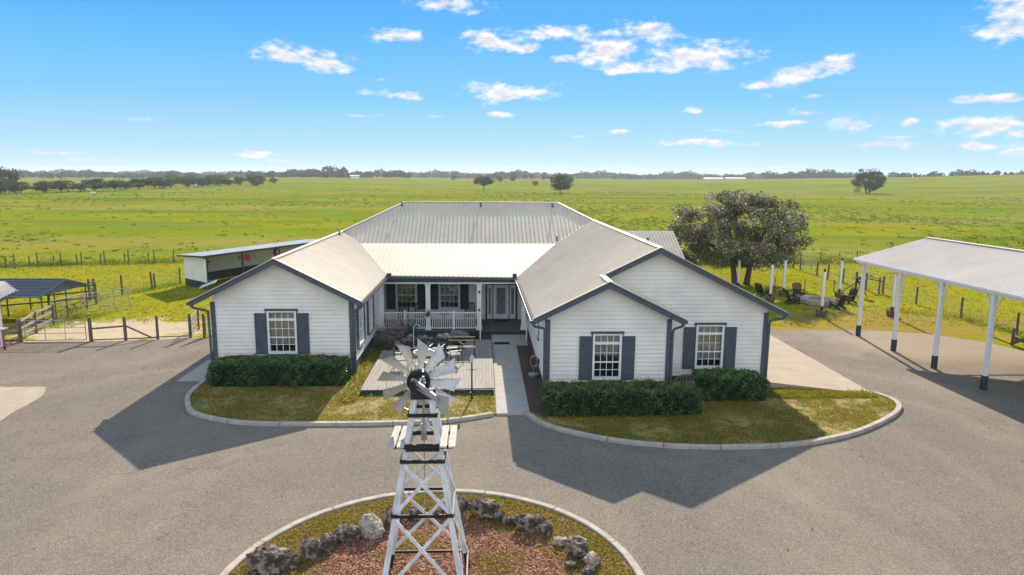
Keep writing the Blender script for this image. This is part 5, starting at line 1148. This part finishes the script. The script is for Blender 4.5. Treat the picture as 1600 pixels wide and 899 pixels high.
# plank corral fences on the far left
def plankfence(label, pts, zs=(.35, .75, 1.15), m=M_board, ph=1.3, bw=.14):
    t_ = thing('plank_fence', label, 'fence', (*pts[0], 0))
    for p in pts: o = post_mesh(ph, .085).build('post', M_postw, t_, world=False); o.location = Vector((*p, 0)) - wloc(t_)
    for z in zs:
        for p, q_ in zip(pts, pts[1:]): b = MB(); b.bar((*p, z), (*q_, z + R.uniform(-.04, .04)), .035, bw); b.build('plank', m, t_)
    return t_
plankfence('pale weathered plank fence running back from the driveway gate', [(-25.05, 37.3), (-25.7, 39.6), (-26.1, 41.9)], ph=1.25)
plankfence('dark rail corral fence behind the grey animal shelter', [(-34, 43.5), (-31.5, 45.2), (-29.2, 46.6), (-27.2, 48.6), (-28.6, 50.3)], m=M_postw, ph=1.5, zs=(.5, .95, 1.35), bw=.1)
plankfence('short plank fence left of the driveway gate', [(-26.4, 37.0), (-25.05, 37.2)], zs=(.12, .55, 1.0), m=M_postw)
# right side odd fence: diagonal braces with junk
wf = thing('wood_fence', 'wood fence corner with crossed braces between the white posts and the carport', 'fence', (29.7, 52.2, 0))
for x, y, h_ in ((29.7, 52.2, 1.85), (31.9, 54.7, 1.4), (32.3, 52.8, 1.4)): o = post_mesh(h_, .09).build('post', M_postw, wf, world=False); o.location = Vector((x, y + .15, 0)) - wloc(wf)
b = MB(); b.tube((29.7, 52.3, 1.0), (27.7, 51.4, .2), .05); b.tube((29.9, 52.3, .55), (32.1, 54.6, 1.3), .05); b.tube((31.9, 54.5, .95), (32.3, 53, .95), .045); b.tube((31.9, 54.5, 1.3), (32.2, 53, .95), .045); b.build('brace', M_postw, wf)
mot = thing('gate_motor', 'dark gate box hung on the braced wood post', 'box', (29.75, 52.1, 1.0)); b = MB(); b.box(29.5, 30.1, 51.95, 52.08, 1.0, 1.35); b.box(29.6, 29.9, 51.85, 51.95, 1.25, 1.5); b.tube((29.7, 52, 1.0), (30.2, 51.6, .05), .04); b.build('box_body', M_black, mot)
fence('wire_fence', 'thin dark stakes around the fire pit lawn', [(23.6, 53.4, 1.2), (26.7, 54.7, .95), (28.8, 54.0, 1.0)], wires=(.9,), mesh=False, r=.035, m=M_darker)
st = thing('wood_stump', 'dark feed tub on a post at the far end of the right fence', 'post', (34.2, 75.2, 0)); b = MB(); b.tube((34.2, 75.2, 0), (34.2, 75.2, 1.2), .09); b.lathe((34.2, 75.2, 1.1), [(.2, 0), (.28, .5)], 12); b.build('post_body', M_postw, st)
st = thing('wood_stump', 'broken dark wood post at the right edge below the carport roof', 'post', (29.6, 35.9, 0)); b = MB(); b.tube((29.6, 35.9, 0), (29.6, 35.9, 1.0), .08); b.tube((29.55, 35.9, .5), (30.3, 35.7, .2), .08); b.tube((29.5, 35.9, .1), (29.9, 35.4, .5), .09); b.build('post_body', M_postw, st)

# ------------------------------------------------------------------ left open shed
sx, sy = -21.85, 54.7; ux = Vector((.445, .8955, 0)); vx = Vector((-.8955 * .82 - .1, .445 + .30, 0)).normalized()
shed = thing('open_shed', 'white open fronted run in shed with pale metal roof left of the house', 'shed', (sx, sy, 0))
O_ = Vector((sx, sy, 0)); LEN, DEP, FH, BH = 15.0, 3.7, 2.62, 2.38
def SP(a, d, z): v = O_ + ux * a + vx * d; return Vector((v.x, v.y, z))
def sbox(b, a0, a1, d0, d1, z0, z1): b.v_ = None; k_ = len(b.v); b.v += [tuple(SP(a, d, z)) for z in (z0, z1) for d in (d0, d1) for a in (a0, a1)]; [(b.f.append(tuple(k_ + i for i in q_)), b.mi.append(0)) for q_ in ((0, 2, 3, 1), (4, 5, 7, 6), (0, 1, 5, 4), (2, 6, 7, 3), (0, 4, 6, 2), (1, 3, 7, 5))]
def slap(name, fixed, along, a0, a1, z0, ztop, off, m):
    """lap boards on shed walls: fixed='a' (end wall, runs along d) or 'd' (rear wall)"""
    b = MB(); z = z0
    while z < ztop:
        z1 = min(z + .2, ztop); f = (lambda s, o_, zz: SP(along + o_, s, zz)) if fixed == 'a' else (lambda s, o_, zz: SP(s, along + o_, zz))
        b.poly([f(a0, off * 1.5, z), f(a1, off * 1.5, z), f(a1, off * .2, z1), f(a0, off * .2, z1)]); b.poly([f(a0, 0, z), f(a1, 0, z), f(a1, off * 1.5, z), f(a0, off * 1.5, z)]); z = z1
    return b.build(name, m, shed)
b = MB(); sbox(b, -.02, .05, 0, DEP, .5, BH + .05); sbox(b, LEN - .05, LEN + .02, 0, DEP, .5, BH); sbox(b, 0, LEN, DEP - .05, DEP, .5, BH); b.build('wall', M_white, shed)
slap('end_wall_siding', 'a', -.03, 0, DEP, .55, 2.42, -.012, M_white); slap('rear_wall_siding', 'd', DEP - .06, .1, LEN - .1, .75, 2.3, -.012, mat('shed_siding_inside', (.62, .60, .56), .8, (.5, .48, .45), 2))
b = MB(); sbox(b, -.035, .06, -.02, DEP, 0, .55); sbox(b, 0, LEN, DEP - .1, DEP - .03, 0, .75); b.build('kick_board', M_darker, shed)
b = MB(); ov = .45; P4 = [SP(-.5, -ov, FH + .14), SP(LEN + .3, -ov, FH + .14), SP(LEN + .3, DEP + .3, BH + .10), SP(-.5, DEP + .3, BH + .10)]; roofpoly(b, [tuple(p) for p in P4], .07)
for i in range(60):
    a = -.4 + i * .26
    if a > LEN + .25: break
    b.bar(SP(a, -ov, FH + .155), SP(a, DEP + .3, BH + .115), .04, .03)
b.build('roof', M_roofg, shed)
b = MB(); b.bar(SP(-.5, -ov - .02, FH + .08), SP(LEN + .3, -ov - .02, FH + .08), .03, .14); b.bar(SP(-.52, -ov, FH + .08), SP(-.52, DEP + .3, BH + .05), .03, .12); b.build('fascia', M_darker, shed)
b = MB(); b.bar(SP(0, 0, FH - .08), SP(LEN, 0, FH - .08), .06, .16); b.build('front_beam', M_board, shed)
for a in (.05, 3.75, 7.5, 11.2, 14.9): b = MB(); b.bar(SP(a, .0, 0), SP(a, 0, FH - .1), .11, .11, (0, 1, 0)); b.build('shed_post', M_darker, shed)
def disc(name, label, cat, c, r, m, m2):
    t_ = thing(name, label, cat, tuple(c)); b = MB(); n_ = (ux.cross(Vector((0, 0, 1)))).normalized(); b.tube(c - n_ * .05, c + n_ * .09, r, n=20); b.build('housing', m, t_)
    b = MB(); b.tube(c + n_ * .09, c + n_ * .12, r * .3, n=12)
    for k_ in range(8): a = k_ * math.pi / 4; b.tube(c + n_ * .1, c + n_ * .1 + (ux * math.cos(a) + Vector((0, 0, 1)) * math.sin(a)) * r * .95, .012, n=4)
    b.build('guard', m2, t_)
disc('shed_fan', 'round red fan hung on the first front post of the open shed', 'fan', SP(4.1, -.25, 2.15), .30, mat('red_fan_paint', (.38, .05, .035), .6), M_darker)
disc('shed_fan', 'round black fan hung on the second front post of the open shed', 'fan', SP(7.6, -.25, 2.25), .33, M_black, M_galv)
disc('hay_ring', 'dark tyre like round feeder leaning inside the open shed', 'feeder', SP(8.6, .6, .9), .45, M_black, M_darker)
for a, lab in ((2.3, 'left'), (5.8, 'right')): b = MB(); sbox(b, a, a + .12, DEP - .2, DEP - .08, 1.55, 1.72); tag(b.build('wall_socket_box', M_black), 'small dark outlet box on the shed back wall, %s of the two' % lab, 'box', 'outlet boxes in the open shed')

# ------------------------------------------------------------------ grey animal shelter and building corner on far left
an = thing('animal_shelter', 'small metal animal shelter with dark blue grey ribbed roof by the corral', 'shelter', (-28, 43, 0))
x0, x1, yA, yR, yB, ze, zr = -33.5, -26.55, 41.6, 44.2, 46.6, 1.72, 2.42
b = MB()
for p in ([(x0, yA, ze), (x1 - .1, yA, ze), (x1, yR, zr), (x0, yR, zr)], [(x0, yR, zr), (x1, yR, zr), (x1 + .1, yB, ze), (x0, yB, ze)]): roofpoly(b, p, .04)
for k_ in range(9): f = k_ / 8; b.bar((x0, yA + (yR - yA) * f, ze + (zr - ze) * f + .02), (x1 - .1 * (1 - f), yA + (yR - yA) * f, ze + (zr - ze) * f + .02), .07, .05)
b.build('roof', M_roofb, an)
b = MB(); b.poly([(x1 - .12, yA, ze - .02), (x1 - .02, yR, zr - .02), (x1 + .08, yB, ze - .02), (x1 - .02, yR, ze - .02)][::-1]); b.bar((x1 - .08, yA, ze - .03), (x1 + .02, yR, zr - .03), .05, .1); b.bar((x1 + .02, yR, zr - .03), (x1 + .1, yB, ze - .03), .05, .1); b.build('gable_truss', M_roofb, an)
for y in (41.75, 43.0, 44.2, 46.4):
    for x in (x1 - .05, x0 + 3.2, x0 + .2): b = MB(); b.bar((x, y, 0), (x, y, ze if y != 44.2 else zr - .05), .06, .06, (0, 1, 0)); b.build('leg', M_darker, an)
bb = thing('outbuilding', 'corner of a white building with pale ribbed roof at the left edge', 'building', (-28, 36, 0))
b = MB(); P4 = [(-34, 34.0, 2.75), (-24.2, 34.6, 2.80), (-24.4, 36.4, 3.02), (-26.2, 38.2, 3.22), (-34, 38.2, 3.25)]; roofpoly(b, P4, .1)
for k_ in range(1, 13): y = 34.6 + k_ * .28; xr = -24.25 if y < 36.4 else -24.4 - (y - 36.4); b.bar((-34, y, 2.75 + (y - 34) * .12 + .02), (xr, y, 2.80 + (y - 34.6) * .122 + .02), .05, .035)
b.build('roof', [M_roofw, M_darker], bb); b = MB(); b.bar((-24.18, 34.6, 2.74), (-24.38, 36.4, 2.96), .05, .16); b.bar((-24.38, 36.4, 2.96), (-26.2, 38.2, 3.16), .05, .16); b.build('fascia', M_darker, bb)
b = MB(); b.box(-34, -25.35, 33.5, 36.3, 0, 2.8); b.build('wall', M_white, bb); b = MB(); b.tube((-25.25, 36.2, .1), (-25.25, 36.2, 2.6), .05); b.path([(-25.25, 36.2, 2.6), (-25.1, 36.3, 2.78), (-24.6, 36.3, 2.85)], .05); b.build('downspout', M_trimw, bb)
fl = thing('draped_cloth', 'red and white striped cloth hanging from a stand at the left edge', 'cloth', (-25.0, 35.8, 0)); b = MB(); n_ = 18
for i in range(n_):
    for j in range(8):
        f0, f1_ = i / n_, (i + 1) / n_; z0, z1 = .2 + j * .11, .2 + (j + 1) * .11; w_ = lambda f: (-25.5 + f * .75, 35.55 + .05 * math.sin(f * 21), 0); p, q_ = w_(f0), w_(f1_)
        b.poly([(p[0], p[1], z0), (q_[0], q_[1], z0), (q_[0], q_[1], z1), (p[0], p[1], z1)], (i // 2) % 2 if f0 > .5 else 0)
b.build('cloth_sheet', [mat('faded_red_cloth', (.42, .07, .09), .8, (.55, .2, .22), 4), M_trimw], fl)
b = MB(); b.box(-25.7, -24.75, 35.5, 36.0, 1.08, 1.13); b.build('stand_top', M_walk, fl)
for x in (-25.6, -24.85): b = MB(); b.box(x, x + .06, 35.62, 35.68, 0, 1.08); b.build('leg', M_black, fl)

# ------------------------------------------------------------------ carport
cp = thing('carport', 'tall white carport with ribbed metal roof on braced posts at right', 'carport', (22.2, 33, 0))
XE, XR, XF, Y1, Y0, ZE, ZR = 21.85, 26.15, 30.45, 39.0, 14.0, 4.50, 5.72
b = MB()
for p in ([(XE, Y0, ZE), (XR, Y0, ZR), (XR, Y1, ZR), (XE, Y1, ZE)], [(XR, Y0, ZR), (XF, Y0, ZE), (XF, Y1, ZE), (XR, Y1, ZR)]): roofpoly(b, p, .06); ribs(b, p, 0, .19, .06, .03)
crf = b.build('roof', [M_roofw, M_soffit], cp)
b = MB(); b.bar((XR, Y0, ZR + .05), (XR, Y1 + .02, ZR + .05), .3, .03); b.build('ridge_cap', M_cap, crf)
b = MB(); b.box(XE + .1, XE + .2, Y0 + .1, Y1 - .1, ZE - .22, ZE - .04); b.box(XE - .03, XE, Y0, Y1, ZE - .09, ZE + .0); b.box(XF - .2, XF - .1, Y0 + .1, Y1 - .1, ZE - .22, ZE - .04)
b.bar((XE, Y1 + .02, ZE - .06), (XR, Y1 + .02, ZR - .06), .03, .14); b.bar((XR, Y1 + .02, ZR - .06), (XF, Y1 + .02, ZE - .06), .03, .14); b.build('eave_beam', M_trimw, crf)
b = MB()
for k_ in range(11): y = Y1 - 1.2 - k_ * 2.35; b.bar((XE + .2, y, ZE - .14), (XR, y, ZR - .14), .08, .12); b.bar((XR, y, ZR - .14), (XF - .2, y, ZE - .14), .08, .12); b.bar((XE + .2, y, ZE - .18), (XF - .2, y, ZE - .18), .06, .08)
b.build('truss', M_trimw, crf)
for y in (38.3, 34.8, 31.45, 28.1, 24.7, 21.3, 17.9):
    for x in (22.12, XF - .25):
        b = MB(); b.box(x - .085, x + .085, y - .085, y + .085, .62, ZE - .05); p_ = b.build('carport_post', M_trimw, cp)
        b = MB(); b.box(x - .1, x + .1, y - .1, y + .1, 0, .64); b.build('post_base', M_darker, p_)
        b = MB()
        for s in (-1, 1):
            if y == 38.3 and s == 1: continue
            b.bar((x, y + s * .08, 3.65), (x, y + s * .55, ZE - .12), .07, .06)
        b.build('knee_brace', M_trimw, p_)
# ------------------------------------------------------------------ string light posts, fire pit, chairs
LPOS = [('white light post in a dark tub left of the fire pit', 23.65, 51.9, 3.0), ('white light post in a dark tub before the fire pit', 22.8, 44.1, 3.2), ('white light post in a dark tub beyond the fire pit', 27.85, 51.35, 3.05), ('white light post in a tub behind the second carport post', 27.6, 44.0, 3.1), ('white light post above the right roof edge beside the oak trunk', 21.2, 55.0, 2.6), ('white light post half hidden by the right eave', 21.45, 49.2, 3.0)]
lp0 = None
for lab, x, y, h_ in LPOS:
    if lp0 is None:
        lp0 = thing('string_light_post', lab, 'post', (x, y, 0), 'posts carrying the string lights'); b = MB(); b.box(-.075, .075, -.075, .075, .62, 2.85); b.build('white_sleeve', M_trimw, lp0, world=False)
        b = MB(); b.tube((0, 0, .35), (0, 0, .64), .085); b.build('bare_post', M_black, lp0, world=False); b = MB(); b.tube((0, 0, 2.84), (0, 0, 3.05), .07); b.build('post_cap', M_black, lp0, world=False)
        b = MB(); b.lathe((0, 0, 0), [(.30, 0), (.36, .38), (.33, .40), (.30, .36), (.01, .36)], 14); b.build('tub', M_postw, lp0, world=False); o = lp0
    else: o = dup(lp0, (x, y, 0), 0, lab)
    o.scale = (1, 1, h_ / 3.05)
def strand(label, p, q_, sag, n):
    t_ = thing('string_lights', label, 'string lights', tuple(p), 'strands of string lights'); P_, Q_ = Vector(p), Vector(q_); f = lambda s: P_.lerp(Q_, s) - Vector((0, 0, sag * 4 * s * (1 - s)))
    b = MB(); pts = [f(i / 14) for i in range(15)]; b.path(pts, .010, 4); b.build('cable', M_black, t_)
    for i in range(1, n): c = f(i / n); b = MB(); b.tube(c - Vector((0, 0, .02)), c - Vector((0, 0, .09)), .02, .04, 6); b.tube(c - Vector((0, 0, .09)), c - Vector((0, 0, .15)), .04, .015, 6); b.build('bulb', M_bulb, t_)
M_bulb = mat('clear_bulb', (.75, .74, .66), .25, spec=.8)
hgt = {i: L_[3] for i, L_ in enumerate(LPOS)}
def top(i): return (LPOS[i][1], LPOS[i][2], LPOS[i][3] - .15)
strand('string lights from the leftmost visible post to the post left of the fire pit', top(5), top(0), .55, 7); strand('string lights between the posts left of and beyond the fire pit', top(0), top(2), .45, 8)
strand('string lights between the post beyond the fire pit and the carport side post', top(2), top(3), .5, 9); strand('string lights across the front of the fire pit lawn', top(1), top(3), .5, 8); strand('string lights from the oak to the left post', top(4), top(0), .3, 6)
fp = thing('fire_pit', 'pale stone hexagonal fire pit surround with dark ash centre', 'fire pit', (24.9, 49.0, 0)); b = MB(); k_ = 8
for ri, ro, z in ((.62, 1.35, .3),):
    for i in range(k_):
        a0, a1 = 2 * math.pi * i / k_, 2 * math.pi * (i + 1) / k_; f = lambda r_, a, zz: (24.9 + r_ * math.cos(a), 49.0 + r_ * 1.05 * math.sin(a), zz)
        b.poly([f(ri, a0, z), f(ro, a0, z), f(ro, a1, z), f(ri, a1, z)]); b.poly([f(ro, a0, 0), f(ro, a1, 0), f(ro, a1, z), f(ro, a0, z)]); b.poly([f(ri, a0, z), f(ri, a1, z), f(ri, a1, 0), f(ri, a0, 0)])
b.build('stone_rim', M_conc, fp); b = MB(); b.lathe((24.9, 49.0, .05), [(.64, 0), (.01, .03)], 16); b.build('ash_bed', M_rub, fp)
def adirondack(label, loc, rz, proto=[None]):
    if proto[0]: return dup(proto[0], loc, rz, label)
    t_ = thing('adirondack_chair', label, 'chair', loc, 'black garden chairs around the fire pit', rz); proto[0] = t_; m = M_black
    b = MB()
    for i in range(6): y = -.32 + i * .11; z = .38 - .16 * (i / 5); b.box(-.3, .3, y, y + .09, z, z + .025)
    b.build('seat', m, t_, world=False); b = MB()
    for i in range(6): x = -.27 + i * .108; h_ = .95 + .12 * math.sin(math.pi * (i + .5) / 6); b.bar((x, .24, .22), (x * 1.15, .24 + (h_ - .2) * .42, h_), .095, .022, (0, -1, .4))
    b.bar((-.33, .36, .5), (.33, .36, .5), .03, .07); b.build('backrest', m, t_, world=False)
    for s in (-1, 1):
        b = MB(); b.box(s * .33 - .02, s * .33 + .02, -.36, -.26, 0, .56); b.bar((s * .30, -.34, .33), (s * .30, .55, .02), .03, .12); b.build('leg', m, t_, world=False)
        b = MB(); b.box(s * .36 - .07, s * .36 + .07, -.42, .38, .56, .585); b.build('armrest', m, t_, world=False)
    return t_
adirondack('black garden chair left of the fire pit facing right', (22.9, 48.6, -.03), math.radians(90)); adirondack('black garden chair on the far side of the fire pit facing the camera', (24.6, 51.4, -.03), math.radians(-10))
adirondack('black garden chair in front of the fire pit with its back to the camera', (25.3, 46.8, -.03), math.radians(200)); adirondack('black garden chair right of the fire pit tilted to the left', (27.3, 49.0, -.03), math.radians(-70)); adirondack('black garden chair at the far left mostly hidden by the roof edge', (22.0, 52.0, -.03), math.radians(120))

# ------------------------------------------------------------------ air
b = MB(); b.box(-4300, 4300, -4300, 4300, -9, 34); hz_o = b.build('haze', None or mat('tmp', (1, 1, 1)))
hm = bpy.data.materials.new('haze_air'); hm.use_nodes = True; t = hm.node_tree; t.nodes.clear(); ou = t.nodes.new('ShaderNodeOutputMaterial'); pv = t.nodes.new('ShaderNodeVolumePrincipled')
pv.inputs['Color'].default_value = (.80, .88, 1, 1); pv.inputs['Density'].default_value = .00018; pv.inputs['Anisotropy'].default_value = .2; t.links.new(pv.outputs[0], ou.inputs['Volume'])
hz_o.data.materials.clear(); hz_o.data.materials.append(hm); hz_o['kind'] = 'stuff'; hz_o['label'] = 'thin pale air haze over the far fields'
